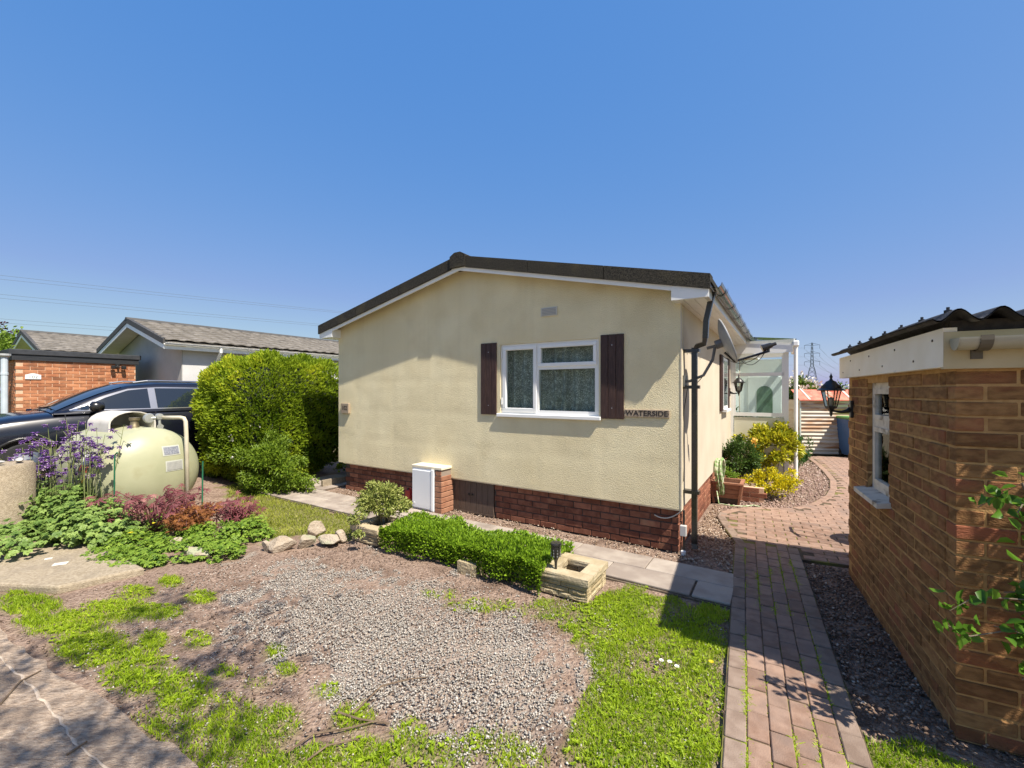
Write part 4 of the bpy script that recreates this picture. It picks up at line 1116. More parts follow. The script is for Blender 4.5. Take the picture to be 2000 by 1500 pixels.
# ---- neighbour's red brick shed with the number plate
NB = mat('orange_red_brick', (0.33, 0.13, 0.065), (0.45, 0.205, 0.105), 8, 0.9, 0.4, 90, rnd=1.0, c3=(0.17, 0.085, 0.05), s3=2.5, t3=(.56, .72), spec=0.15, valrnd=.15)
NMORT = mat('peach_mortar', (0.52, 0.34, 0.22), (0.60, 0.42, 0.29), 20, 0.95)
nsO = Vector((-9.65, 11.0, .36)); NSL = 2.04
ns = empty('red_brick_shed', nsO, HA, 'orange red brick shed with flat black fascia behind the car', 'shed')
nw = empty('wall'); nw.parent = ns
NH = 27 * .075
b = MB(); b.box(-1.6, -.009, -NSL + .009, 0, 0, NH + .02); b.build('mortar_bed', NMORT, nw)
run = brick_run((0, -NSL), (0, 1), NSL, 0, 27)
run.sort(key=lambda s: -s[2])
lay_bricks(run, 'neigh', NB, nw, 230, jitter=.002)
frn = brick_run((-1.6, -NSL), (1, 0), 1.49, 0, 27, first_odd=True)
lay_bricks(frn, 'neigh', NB, nw, 0)
b = MB(); b.cbox(-1.7, .055, -NSL - .10, .10, NH + .10, NH + .215, .01); b.build('flat_roof', mat('black_felt', (.022, .025, .03), (.035, .038, .045), 8, .6), ns)
b = MB(); b.box(-1.66, .030, -NSL - .07, .06, NH - .02, NH + .0995); b.build('fascia', mat('black_fascia', (.012, .014, .017), (.03, .032, .036), 10, .5, stretch=(1, .3, 6)), ns)
b = MB(); b.tube([(.05, -NSL - .16, NH + .02), (.05, -NSL - .16, .0)], .055, 12); b.tube([(.05, -NSL - .16, NH - .35), (.05, -NSL - .16, NH - .30)], .062, 12)
b.build('downpipe', mat('blue_grey_pipe', (.42, .48, .52), (.5, .56, .6), 5, .5), ns)
b = MB(); b.lathe([(.02, NH - .06), (.055, NH + .02), (.10, NH + .06), (.10, NH + .10)], 12, (.05, -NSL - .16, 0)); b.build('hopper', mat('grey_hopper', (.38, .40, .40), None, rough=.5), ns)
npl = empty('number_plate', nsO, HA, 'white arched number plate reading 102 on the red brick shed', 'sign')
ar = [(-1.90, NH - .43), (-1.66, NH - .43), (-1.66, NH - .335), (-1.70, NH - .325), (-1.745, NH - .305), (-1.78, NH - .30), (-1.815, NH - .305), (-1.86, NH - .325), (-1.90, NH - .335)]
b = MB(); b.prism([(p[0], p[1]) for p in ar], .0045, .022, 'x'); b.build('plate', mat('white_plate', (.75, .75, .72), None, rough=.4), npl)
text('lettering', '102', .085, mat('grey_number_ink', (.10, .12, .13), None, rough=.6), npl, (.0225, -1.78, NH - .385), 1.15, rot=(PI / 2, 0, PI / 2))
fl = empty('floodlight', nsO, HA, 'small black floodlight fixed high on the red brick shed', 'light')
b = MB(); b.box(.0, .03, -.40, -.32, NH - .10, NH - .02); b.build('base', BLKMETAL, fl)
b = MB(); b.tube([(.02, -.36, NH - .06), (.09, -.36, NH - .09)], .02, 8); b.cbox(.05, .15, -.30, -.22, NH - .15, NH - .07, .01); b.cbox(.05, .15, -.50, -.42, NH - .15, NH - .07, .01); b.tube([(.09, -.48, NH - .10), (.09, -.24, NH - .10)], .012, 6); b.build('lamp_head', BLKMETAL, fl)

# ================================================================== PARKED CAR
CARP = mat('dark_blue_car_paint', (0.004, 0.005, 0.011), (0.005, 0.006, 0.013), 3, 0.28, coat=.6, spec=0.5)
CGLASS = mat('tinted_car_glass', (0.012, 0.018, 0.026), None, rough=0.03, spec=1.0)
CHROME = mat('chrome_trim', (.45, .45, .46), None, rough=.25, metallic=.9)
TYRE = mat('tyre_rubber', (.012, .012, .012), (.02, .02, .02), 20, .8)
ALLOY = mat('alloy_wheel', (.42, .43, .44), None, rough=.3, metallic=.9)
f_ = Vector((-0.5341, -0.8455, 0)); CARO = Vector((-6.99, 7.80, .24))
car = empty('parked_car', CARO, math.atan2(f_.y, f_.x), 'dark blue estate car parked nose left behind the gas tank', 'car')
st = [(-2.28, .70, .50, .92), (-2.20, .80, .42, 1.02), (-1.9, .88, .34, 1.10), (-1.2, .905, .30, 1.13), (0.0, .91, .28, 1.13), (.9, .905, .28, 1.115), (1.05, .90, .28, 1.11), (1.5, .88, .30, 1.06), (1.9, .84, .34, .985), (2.15, .76, .38, .90), (2.28, .62, .44, .78)]
def ring(x, w_, zl, zt):
    h = [(0, zl), (w_ * .80, zl), (w_ * .97, zl + .10), (w_ * .985, zl + (zt - zl) * .45), (w_ * 1.0, zl + (zt - zl) * .68), (w_ * .965, zt - .075), (w_ * .90, zt - .018), (w_ * .70, zt + .012), (w_ * .35, zt + .035), (0, zt + .042)]
    return [(x, -y, z) for y, z in h] + [(x, y, z) for y, z in h[::-1][1:]]
def sub(st, k=4):
    out = []; A = np.array(st); t = np.arange(len(A)); tt = np.linspace(0, len(A) - 1, (len(A) - 1) * k + 1)
    return [tuple(np.interp(q, t, A[:, c]) for c in range(4)) for q in tt]
b = MB(); rr = [ring(*s) for s in sub(st, 3)]
b.grid(rr); n_ = len(rr[0]); b.f += [tuple(range(n_))[::-1], tuple(range((len(rr) - 1) * n_, len(rr) * n_))]
body = b.build('body', CARP, car, smooth=True)
# cabin
def cab(x, zt, wt, wb=.865, zb=1.10):
    h = [(wb, zb), (wb - .02, zb + .05), (wt + (wb - wt) * .12, zt - .09), (wt, zt - .035), (wt * .82, zt - .004), (wt * .4, zt + .02), (0, zt + .026)]
    return [(x, y, z) for y, z in h] + [(x, -y, z) for y, z in h[::-1][1:]]
cs = [(1.10, 1.13, .80), (.85, 1.27, .77), (.50, 1.44, .72), (.18, 1.555, .675), (-.2, 1.60, .66), (-.8, 1.61, .655), (-1.4, 1.585, .65), (-1.85, 1.53, .64), (-2.05, 1.40, .66), (-2.22, 1.14, .72)]
rows = []
A = np.array(cs); tt = np.linspace(0, len(cs) - 1, 37); t0 = np.arange(len(cs))
CX = [np.interp(tt, t0, A[:, c]) for c in range(3)]
for q in range(37): rows.append(cab(CX[0][q], CX[1][q], CX[2][q]))
b = MB(); b.grid(rows); cabin = b.build('cabin', CARP, car, smooth=True)
def side_y(x, z):
    zt = float(np.interp(-x, -CX[0], CX[1])); wt = float(np.interp(-x, -CX[0], CX[2]))
    zz = [1.10, 1.15, max(zt - .09, 1.16), zt - .035]; yy = [.865, .845, wt + (.865 - wt) * .12, wt]
    return float(np.interp(z, zz, yy))
def side_panel(name, outline, m, off, side, parent, n=10):
    """strip between lower and upper outline curves on the cabin side; outline: list of (x, z_low, z_high)"""
    rws = []
    O = np.array(outline); xs = np.linspace(O[0, 0], O[-1, 0], 24); s_ = 1 if O[-1, 0] > O[0, 0] else -1
    for x in xs:
        zl = np.interp(x * s_, O[:, 0] * s_, O[:, 1]); zh = np.interp(x * s_, O[:, 0] * s_, O[:, 2])
        rws.append([(x, side * (side_y(x, z) + off), z) for z in np.linspace(zl, zh, 5)])
    q = MB(); q.grid(rws if side < 0 else [r[::-1] for r in rws]); return q.build(name, m, parent, smooth=True)
for side in (1, -1):
    side_panel('window_trim', [(.92, 1.145, 1.165), (.52, 1.145, 1.375), (.20, 1.145, 1.49), (-.25, 1.145, 1.525), (-1.2, 1.145, 1.51), (-1.62, 1.145, 1.46), (-1.86, 1.15, 1.20)], CHROME, .004, side, car)
    side_panel('door_window', [(.80, 1.165, 1.19), (.50, 1.165, 1.345), (.20, 1.165, 1.465), (-.07, 1.165, 1.50)], CGLASS, .009, side, car)
    side_panel('door_window', [(-.17, 1.165, 1.503), (-.8, 1.165, 1.50), (-1.10, 1.165, 1.485)], CGLASS, .009, side, car)
    side_panel('quarter_window', [(-1.14, 1.165, 1.48), (-1.55, 1.165, 1.44), (-1.80, 1.17, 1.20)], CGLASS, .009, side, car)
    for nm, xx in (('door_gap', -.13), ('door_gap', .98), ('door_gap', -1.22)):
        q = MB(); q.tube([(xx, side * .9035, .42), (xx + .01, side * .913, .75), (xx, side * .895, 1.02), (xx - .0, side * .868, 1.10)], .006, 4); q.build(nm, BLACKP, car)
    for xx in (.10, -.98):
        q = MB(); q.cbox(xx - .10, xx + .10, side * .90 - .022, side * .90 + .022, .955, .985, .008); q.build('door_handle', CARP, car)
    mr = MB(); mr.lathe([(0, -.10), (.06, -.085), (.085, -.02), (.08, .05), (.05, .075), (0, .08)], 12, (.66, side * 1.0, 1.21), 'x'); mo = mr.build('mirror', BLACKP, car, smooth=True)
    q = MB(); q.tube([(.66, side * .86, 1.14), (.66, side * .97, 1.18)], .02, 6); q.build('mirror_arm', BLACKP, mo)
    q = MB(); q.tube([(.10, side * .60, 1.60), (-.1, side * .605, 1.635), (-1.5, side * .60, 1.625), (-1.72, side * .59, 1.575)], .014, 8); q.build('roof_rail', CHROME, car)
    hl = MB(); rws = []
    for u in np.linspace(0, 1, 6):
        x = 1.70 + .48 * u; wv = np.interp(x, [s[0] for s in st], [s[1] for s in st]); zt = np.interp(x, [s[0] for s in st], [s[3] for s in st])
        rws.append([(x, side * (wv * .97 + .006), zt - .06 - .14 * k / 3 * (0.3 + .7 * u)) for k in range(4)])
    hl.grid(rws); hl.build('headlight', mat('headlight_lens', (.55, .57, .58), None, rough=.1), car, smooth=True)
    for xx, nm in ((1.36, 'wheel'), (-1.30, 'wheel')):
        wv = MB(); wv.lathe([(.20, -.11), (.335, -.11), (.355, -.08), (.355, .08), (.335, .11), (.20, .11)], 28, (0, 0, 0), 'y')
        wo = wv.build('wheel', TYRE, car, smooth='angle', loc=(xx, side * .81, .355))
        rm = MB(); rm.lathe([(.0, .085), (.05, .09), (.07, .07), (.21, .095), (.225, .112)], 28, (0, 0, 0), 'y')
        if side < 0: rm.v = [(x, -y, z) for x, y, z in rm.v]
        rm.build('rim', ALLOY, wo, smooth=True)
        ar = MB(); ar.lathe([(.36, .86), (.41, .915), (.43, .895)], 28, (xx, 0, .37), 'y')
        if side < 0: ar.v = [(x, -y, z) for x, y, z in ar.v]
        ar.build('wheel_arch', BLACKP, car, smooth=True)
ws = MB(); rws = []
for u in np.linspace(0.06, .93, 9):
    x = 1.10 - .92 * u; zt = float(np.interp(-x, -CX[0], CX[1])); wt = float(np.interp(-x, -CX[0], CX[2]))
    rws.append([(x + .006, y, zt + .034 - .05 * (abs(y) / wt) ** 2.4) for y in np.linspace(-wt * .90, wt * .90, 11)])
ws.grid(rws); ws.build('windscreen', CGLASS, car, smooth=True)
q = MB(); q.tube([(1.06, .45, 1.185), (.98, .0, 1.21), (.95, -.25, 1.22)], .010, 5); q.tube([(1.08, -.1, 1.18), (1.0, -.5, 1.20)], .010, 5); q.build('wiper', BLACKP, car)

# ================================================================== GAS TANK
TANKP = mat('sage_tank_paint', (0.32, 0.325, 0.20), (0.375, 0.375, 0.24), 2.5, 0.42, 0.05, 30, c3=(.30, .29, .165), s3=5, t3=(.55, .8), spec=0.5)
TKR = .61; TKL = 1.15; TKA = -.454
TO = Vector((-4.97, 5.86, -.04))
tank = empty('gas_tank', TO, TKA, 'pale sage green domed gas tank behind the red maple', 'gas tank')
prof = []
for t in np.linspace(0, PI / 2, 12): prof.append((TKR * math.sin(t), .30 * (1 - math.cos(t)) * -1 + .30))
# local x along the axis, near end at +x
pts = [(TKR * math.sin(t), .34 * math.cos(t)) for t in np.linspace(0.0, PI / 2, 14)]
profile = [(r, -h_) for r, h_ in [(p[0], p[1]) for p in pts]]
full = [(r, .34 - hh + 0) for r, hh in [(p[0], p[1]) for p in pts]]
lp = [(p[0], -TKL - p[1]) for p in pts] + [(TKR + .006, -TKL + .02), (TKR + .006, -.02)] + [(p[0], p[1]) for p in pts[::-1]]
b = MB(); b.lathe(lp, 56, (0, 0, .62), 'x'); b.build('vessel', TANKP, tank, smooth=True)
for xx in (-.20, -.95):
    b = MB(); b.box(xx - .05, xx + .05, -.34, -.24, -.1, .26); b.box(xx - .05, xx + .05, .24, .34, -.1, .26); b.box(xx - .06, xx + .06, -.36, .36, -.12, -.06); b.build('foot', TANKP, tank)
HOODM = mat('grey_white_hood', (0.52, 0.49, 0.43), (0.62, 0.59, 0.53), 4, 0.6, c3=(.36, .34, .29), s3=5, t3=(.55, .8))
# hinged hood: arched shell along the tank axis
b = MB(); hx0, hx1 = -1.02, -.40; hw_ = .27; hz = 1.19
def hoodring(x, s_, dz=0): return [(x, -hw_ * s_, hz - .03), (x, -hw_ * s_, hz + .09)] + [(x, -hw_ * s_ * math.cos(t), hz + .09 + .17 * s_ * math.sin(t)) for t in np.linspace(.25, PI - .25, 9)] + [(x, hw_ * s_, hz + .09), (x, hw_ * s_, hz - .03)]
b.grid([hoodring(hx0, 1), hoodring(hx1, 1)]); b.grid([hoodring(hx0, .93)[::-1], hoodring(hx1, .93)[::-1]])
b.grid([hoodring(hx1, .93), hoodring(hx1, 1.0)][::-1]); b.grid([hoodring(hx0, .93), hoodring(hx0, 1.0)])
b.add(hoodring(hx0, .96), [tuple(range(13))])
b.build('hood', HOODM, tank, smooth='angle')
BRASS = mat('aged_brass', (.20, .16, .09), (.28, .23, .14), 12, .45, metallic=.7)
b = MB(); b.lathe([(.055, 1.16), (.055, 1.26), (.048, 1.27), (.048, 1.33), (.062, 1.335), (.062, 1.37), (0, 1.375)], 16, (-.22, -.06, 0)); b.build('filler_valve', BRASS, tank, smooth='angle')
REG = mat('regulator_metal', (.35, .36, .33), (.42, .43, .40), 12, .5, metallic=.5)
b = MB(); b.lathe([(0, -.035), (.06, -.03), (.07, 0), (.06, .03), (0, .035)], 16, (-.05, .03, 1.36), 'x'); b.lathe([(0, -.03), (.042, -.025), (.042, .025), (0, .03)], 14, (.0, .13, 1.38), 'x'); b.tube([(-.05, -.02, 1.36), (.0, .18, 1.365)], .020, 8); b.tube([(.0, .13, 1.37), (.02, .13, 1.15)], .017, 8); b.prism([(.09, 1.25), (.13, 1.08), (.17, 1.25), (.13, 1.29)], .02, .03, 'x')
b.build('regulator', REG, tank, smooth='angle')
PIPE = mat('cream_pipe', (.50, .45, .33), (.58, .53, .41), 8, .5)
b = MB(); b.tube([(.0, .16, 1.365), (.24, .27, 1.365), (.29, .29, 1.355), (.31, .30, 1.31), (.33, .30, 1.1), (.36, .30, .0)], .026, 10); b.build('riser_pipe', PIPE, tank, smooth=True)
def on_dome(y, z, off=.004):
    r2 = (y * y + (z - .62) ** 2) / TKR ** 2; return .34 * math.sqrt(max(1 - r2, 0)) + off
def plate(name, y0, y1, z0, z1, m, parent=tank):
    q = MB(); q.grid([[(on_dome(y, z), y, z) for y in np.linspace(y0, y1, 6)] for z in np.linspace(z0, z1, 5)]); return q.build(name, m, parent)
PLBORD = mat('plate_border', (.45, .46, .40), None, rough=.4)
plate('data_plate', .03, .25, .86, .99, PLBORD); plate('data_plate', .05, .27, .65, .79, PLBORD)
def plate2(y0, y1, z0, z1, m):
    q = MB(); q.grid([[(on_dome(y, z, .008), y, z) for y in np.linspace(y0, y1, 6)] for z in np.linspace(z0, z1, 5)]); q.build('plate_face', m, tank)
plate2(.045, .235, .875, .975, mat('plate_dark', (.16, .17, .20), (.26, .27, .30), 60, .4, contrast=(.4, .6))); plate2(.065, .255, .665, .775, mat('plate_grey', (.26, .26, .24), (.36, .36, .33), 90, .5, contrast=(.4, .6), stretch=(1, .2, 4)))
def on_side(x, ang, off=.009): return (x, -(TKR + off) * math.cos(ang), .62 + (TKR + off) * math.sin(ang))
q = MB(); q.grid([[on_side(x, a) for x in np.linspace(-.28, -.06, 4)] for a in np.linspace(.30, .52, 5)]); q.build('sticker', mat('white_sticker', (.72, .70, .68), (.62, .58, .58), 40, .5, stretch=(.3, 1, 5), contrast=(.5, .6)), tank)
q = MB(); q.grid([[on_side(x, a) for x in np.linspace(-.28, -.06, 4)] for a in np.linspace(.16, .296, 5)]); q.build('warning_sticker', mat('red_sticker', (.50, .09, .05), (.55, .16, .10), 30, .5), tank)
q = MB(); q.grid([[on_side(x, a) for x in np.linspace(-.20, -.08, 4)] for a in np.linspace(-.10, .10, 5)]); q.build('hazard_sticker', mat('yellow_sticker', (.60, .36, .03), None, rough=.5), tank)

# ================================================================== PLANTERS, SLABS, STONES, SMALL THINGS
STONE = mat('buff_walling_stone', (0.30, 0.235, 0.135), (0.42, 0.345, 0.22), 9, 0.92, 0.9, 45, rnd=.6, spec=.15, bdist=.02, valrnd=.12)
COPE = mat('buff_coping_stone', (0.36, 0.29, 0.18), (0.46, 0.385, 0.26), 9, 0.92, 0.7, 60, rnd=.4, spec=.15, c3=(.25, .2, .12), s3=6, t3=(.55, .75))
def rough_block(x0, x1, y0, y1, z0, z1, amp=.010):
    b = MB(); n = 5
    def face(o, ux, uy, nn):
        rows = []
        for i in range(n):
            r = []
            for j in range(n):
                k = 0 if i in (0, n - 1) or j in (0, n - 1) else random.uniform(0, amp)
                p = Vector(o) + Vector(ux) * (j / (n - 1)) + Vector(uy) * (i / (n - 1)) + Vector(nn) * k; r.append(tuple(p))
            rows.append(r)
        b.grid(rows)
    face((x0, y0, z0), (x1 - x0, 0, 0), (0, 0, z1 - z0), (0, -1, 0)); face((x1, y1, z0), (x0 - x1, 0, 0), (0, 0, z1 - z0), (0, 1, 0))
    face((x1, y0, z0), (0, y1 - y0, 0), (0, 0, z1 - z0), (1, 0, 0)); face((x0, y1, z0), (0, y0 - y1, 0), (0, 0, z1 - z0), (-1, 0, 0))
    b.add([(x0, y0, z1), (x1, y0, z1), (x1, y1, z1), (x0, y1, z1)], [(0, 1, 2, 3)]); return b
def planter(label, a0, a1, b0, b1, cope=True, h=.135):
    r = empty('stone_planter', hw((a0 + a1) / 2, (b0 + b1) / 2), HA, label, 'planter')
    X = (a1 - a0) / 2; Y = (b1 - b0) / 2; t = .09; c = 3; ch = h / c
    for k in range(c):
        z0 = k * ch + .002; z1 = (k + 1) * ch - .003; s_ = (-.04, .05, -.02)[k]
        for y0, y1 in ((-Y, -Y + t), (Y - t, Y)):
            for x0, x1 in ((-X, s_ - .003), (s_ + .003, X)): rough_block(x0, x1, y0, y1, z0, z1).build('walling_stone', STONE, r)
        for x0, x1 in ((-X, -X + t), (X - t, X)):
            rough_block(x0 + .001, x1 - .001, -Y + t + .003, Y - t - .003, z0, z1).build('walling_stone', STONE, r)
    if cope:
        for x0, x1, y0, y1 in ((-X - .015, X + .015, -Y - .015, -Y + .105), (-X - .015, X + .015, Y - .105, Y + .015), (-X - .015, -X + .105, -Y + .107, Y - .107), (X - .105, X + .015, -Y + .107, Y - .107)):
            rough_block(x0, x1, y0, y1, h + .002, h + .058, .006).build('coping_stone', COPE, r)
    q = MB(); q.box(-X + t, X - t, -Y + t, Y - t, 0, .05); q.build('soil_fill', SOILP, r)
    return r
SOILP = mat('planter_soil', (.05, .035, .025), (.09, .065, .05), 30, .95, .6, 60)
planter('empty square planter of buff split stone with coping beside the low hedge', .43, .85, -1.46, -1.03)
planter('buff stone planter holding the variegated shrub', 2.85, 3.27, -1.50, -1.08, h=.12)
rb_ = rough_block(-.11, .11, -.07, .07, 0, .17, .012).build('stone_block', STONE); rb_.location = hw(1.60, -1.45, -.075); rb_.rotation_euler = (0, 0, HA)
tag(rb_, 'rough buff stone block half hidden at the front of the low hedge', 'stone')
# solar torch light
tl = empty('torch_light', hw(.735, -1.40, .193), HA, 'black solar torch light stuck in the empty stone planter', 'garden light')
b = MB(); b.lathe([(.010, -.02), (.011, .05), (.016, .075), (.038, .12), (.044, .175), (.038, .205)], 14); b.f = b.f[:-1]; b.build('basket', BLACKP, tl, smooth='angle')
b = MB()
for k in range(8):
    t = k * PI / 4
    for z in (.11, .135, .16): b.box(.040 * math.cos(t) - .004, .040 * math.cos(t) + .004, .040 * math.sin(t) - .004, .040 * math.sin(t) + .004, z, z + .012)
b.build('lattice', mat('torch_lattice', (.20, .20, .19), None, rough=.4), tl)
b = MB(); b.lathe([(.0, .20), (.046, .20), (.048, .212), (.044, .222), (0, .224)], 16); b.build('cap', BLACKP, tl, smooth='angle')
# raised slab at the left and the concrete post
SLABC = mat('pebbly_concrete', (0.26, 0.21, 0.145), (0.37, 0.31, 0.225), 45, 0.95, 0.8, 110, c3=(.24, .20, .15), s3=3, t3=(.5, .7), spec=.15)
pts = [G(-260, 1150), G(-10, 1152), G(112, 1158), G(283, 1120), G(225, 1092), G(150, 1064), G(60, 1070), G(-260, 1100)]
b = MB(); b.prism([(p.x, p.y) for p in pts], -.03, .055); o = b.build('concrete_slab', SLABC)
bv = o.modifiers.new('edge', 'BEVEL'); bv.width = .02; bv.segments = 2
tag(o, 'thick pebbly concrete slab lying in front of the leafy plants', 'slab')
for i, (px, py, s_) in enumerate(((118, 1102, .05), (95, 1092, .026))):
    c = G(px, py, .056); b = rough_block(-s_, s_, -s_ * .6, s_ * .6, 0, .008, .003); o = b.build('stone_chip', mat('pale_stone_chip', (.62, .58, .50), None, rough=.8)); o.location = c; o.rotation_euler = (0, 0, .5)
    tag(o, ('larger' if i == 0 else 'smaller') + ' pale flat stone chip lying on the concrete slab', 'stone')
po = empty('concrete_post', (-5.66, 4.74, .20), 0, 'round pebbly concrete post topped with stones at the left edge', 'post')
b = MB(); b.lathe([(.27, -.15), (.27, .66), (.25, .69), (0, .69)], 28); b.build('shaft', SLABC, po, smooth='angle')
WSTONE = mat('smooth_stone', (.36, .34, .31), (.5, .48, .44), 6, .7)
def boulder(sx, sy, sz, seed, sub_=3):
    import bmesh
    bm = bmesh.new(); bmesh.ops.create_icosphere(bm, subdivisions=sub_, radius=1.0)
    rs = np.random.default_rng(seed); dirs = rs.normal(size=(14, 3)); dirs /= np.linalg.norm(dirs, axis=1)[:, None]; cut = rs.uniform(.40, .85, 14)
    for v in bm.verts:
        p = np.array(v.co)
        for d, c in zip(dirs, cut):
            k = p @ d
            if k > c: p = p - d * (k - c) * .97
        p += rs.normal(0, .010, 3)
        v.co = Vector((p[0] * sx, p[1] * sy, p[2] * sz))
    me = bpy.data.meshes.new('boulder'); bm.to_mesh(me); bm.free(); return me
for k, (dx_, dy_, s_) in enumerate(((.10, -.12, .09), (-.08, -.05, .10), (.13, .07, .07))):
    link('top_stone', boulder(s_, s_ * .8, s_ * .45, 40 + k), WSTONE, po, (dx_, dy_, .72), (0, 0, k))
ROCK = mat('sandstone_rock', (0.27, 0.215, 0.155), (0.40, 0.335, 0.26), 7, 0.92, 0.9, 40, rnd=.6, c3=(.30, .31, .20), s3=4, t3=(.55, .7), spec=.15, bdist=.02, valrnd=.12)
rocks = [(550, 1070, .15, .10, .13, 'upright squarish sandstone rock edging the flower bed'), (595, 1062, .12, .09, .09, 'low tan sandstone rock between the squarish rock and the planter'),
         (640, 1058, .20, .13, .09, 'broad flat sandstone rock beside the stone planter'), (615, 1040, .13, .10, .12, 'pointed sandstone rock at the lawn edge'),
         (665, 1052, .10, .08, .10, 'small grey rock next to the stone planter'), (380, 1083, .22, .10, .08, 'long flat rock under the green ground cover'),
         (345, 1068, .14, .10, .09, 'tan rock half covered by the ground cover leaves'), (404, 1046, .09, .06, .08, 'small pale rock among the ground cover leaves'), (520, 1068, .09, .08, .08, 'small rock at the end of the ground cover')]
for i, (px, py, sx, sy, sz, lb) in enumerate(rocks):
    c = G(px, py + 8); o = link('edging_rock', boulder(sx, sy, sz, 70 + i), ROCK, None, (c.x, c.y + sy * .5, sz * .55), (0, 0, random.uniform(-.6, .6)))
    tag(o, lb, 'rock', 'sandstone rocks edging the flower bed')
# green stakes
STAKE = mat('green_plastic_stake', (.01, .10, .05), (.015, .13, .06), 6, .45)
for px, ztop, Y, hook, lb in ((222, .95, 4.98, 1, 'green garden stake with a hooked top in front of the gas tank'), (394, .88, 4.98, 0, 'plain green garden stake near the right end of the gas tank')):
    X = (px - 1000) / F * Y
    b = MB(); p = [(X, Y, -.02), (X + .012, Y, ztop)]
    if hook: p += [(X + .02, Y, ztop + .01), (X + .06, Y - .02, ztop + .035)]
    b.tube(p, .008, 6); tag(b.build('garden_stake', STAKE), lb, 'stake', 'green garden stakes')

# wooden trough, hose, low wall by the porch
WOODP = mat('red_brown_trough_wood', (.24, .10, .055), (.32, .15, .085), 10, .75, .2, 40, stretch=(1, 1, 5))
tc_ = G(1428, 984); tr = empty('wooden_trough', (tc_.x, tc_.y + .12, 0), HA, 'red brown slatted wooden plant trough beside the hose', 'trough')
for k in range(4):
    b = MB(); e = .012 * k; b.box(-.16 - e, .16 + e, -.15 - e, -.13 - e, .02 + k * .072, .085 + k * .072); b.box(-.16 - e, .16 + e, .13 + e, .15 + e, .02 + k * .072, .085 + k * .072); b.box(.14 + e, .16 + e, -.13 - e, .13 + e, .02 + k * .072, .085 + k * .072); b.box(-.16 - e, -.14 - e, -.13 - e, .13 + e, .02 + k * .072, .085 + k * .072); b.build('slat_ring', WOODP, tr)
b = MB(); b.box(-.23, .23, -.22, -.17, .305, .33); b.box(-.23, .23, .17, .22, .305, .33); b.box(.18, .23, -.17, .17, .305, .33); b.box(-.23, -.18, -.17, .17, .305, .33); b.build('rim', WOODP, tr)
b = MB(); b.box(-.17, .17, -.16, .16, .02, .27); b.build('soil_fill', SOILP, tr)
for sx in (-1, 1):
    for sy in (-1, 1):
        b = MB(); b.tube([(sx * .165, sy * .155, 0), (sx * .205, sy * .195, .30)], .022, 4); b.build('corner_post', WOODP, tr)
HOSE = mat('green_white_hose', (.22, .34, .12), (.55, .56, .40), 26, .5, contrast=(.45, .55))
b = MB(); base = Vector((.05, 2.52, 0))
for k in range(9):
    r0 = random.uniform(.10, .16); x = .03 + .012 * k; pts = []
    top = .66 + random.uniform(-.03, .03); bot = .16 + random.uniform(-.05, .06); wy = .07 + .012 * (k % 4)
    for t in np.linspace(0, 2 * PI, 17):
        pts.append((x + .02 * math.sin(t * 2), 2.50 + wy * math.sin(t) * (1.0 if math.cos(t) < .6 else .6), (top + bot) / 2 + (top - bot) / 2 * math.cos(t)))
    b.tube(pts, .010, 6)
b.tube([(.05, 2.42, .2), (.08, 2.38, .02), (.25, 2.36, .016), (.42, 2.42, .016), (.52, 2.55, .018), (.60, 2.50, .02)], .010, 6)
ho = b.build('garden_hose', HOSE, None, smooth=True); ho.location = HC; ho.rotation_euler = (0, 0, HA)
tag(ho, 'green and white garden hose coiled against the house side', 'hose')
lw = empty('low_brick_wall', G(1462, 980), HA, 'low red brick edging wall in front of the porch shrubs', 'wall')
for c in range(3):
    for k in range(2):
        b = MB(); x0 = -.30 + k * .225 + (.1 if c % 2 else 0); b.cbox(x0, x0 + .215, 0, .1, .003 + c * .075, .068 + c * .075, .004); b.build('brick', PLBRICK, lw)
b = MB(); b.box(-.30, .20, .008, .092, 0, .222); b.build('mortar_bed', NMORT, lw)
# corrugated metal shed
METAL = mat('rusty_white_corrugated', (.44, .40, .32), (.54, .50, .42), 4, .7, .2, 40, c3=(.36, .20, .10), s3=3, t3=(.50, .66), stretch=(.5, .5, 3))
REDR = mat('faded_red_roof_paint', (.50, .10, .065), (.60, .20, .13), 5, .75, c3=(.62, .50, .42), s3=3.5, t3=(.60, .70))
mo_ = G(1562, 889); ms = empty('metal_shed', (mo_.x, mo_.y, 0), -.12, 'white corrugated metal shed with faded red roof edge', 'shed')
MSW, MSH = 2.2, 1.46
b = MB(); rows = []
pz = .098
for z in np.arange(.03, MSH, pz / 6):
    yv = .034 * (2 * abs(((z / pz) % 1) - .5)) 
    rows.append([(0.03, yv, z), (MSW, yv, z)])
b.grid(rows); b.box(.03, MSW, .03, 1.5, .03, MSH - .01); b.build('corrugated_wall', METAL, ms)
b = MB(); b.box(0, .03, -.01, .03, 0, MSH); b.build('corner_post', mat('pale_green_post', (.45, .5, .45), None, rough=.6), ms)
b = MB(); b.prism([(-.10, MSH), (.06, MSH - .02), (1.6, MSH + .33), (1.6, MSH + .37), (-.10, MSH + .02)], 0, 0.001, 'x'); 
b = MB(); b.add([(-.05, -.10, MSH - .0), (MSW + .05, -.10, MSH), (MSW + .05, .35, MSH + .27), (-.05, .35, MSH + .27), (-.05, 1.5, MSH + .27), (MSW + .05, 1.5, MSH + .27), (-.05, -.10, MSH - .02), (MSW + .05, -.10, MSH - .02)], [(0, 1, 2, 3), (3, 2, 5, 4), (6, 7, 1, 0)])
ro_ = b.build('roof', REDR, ms)
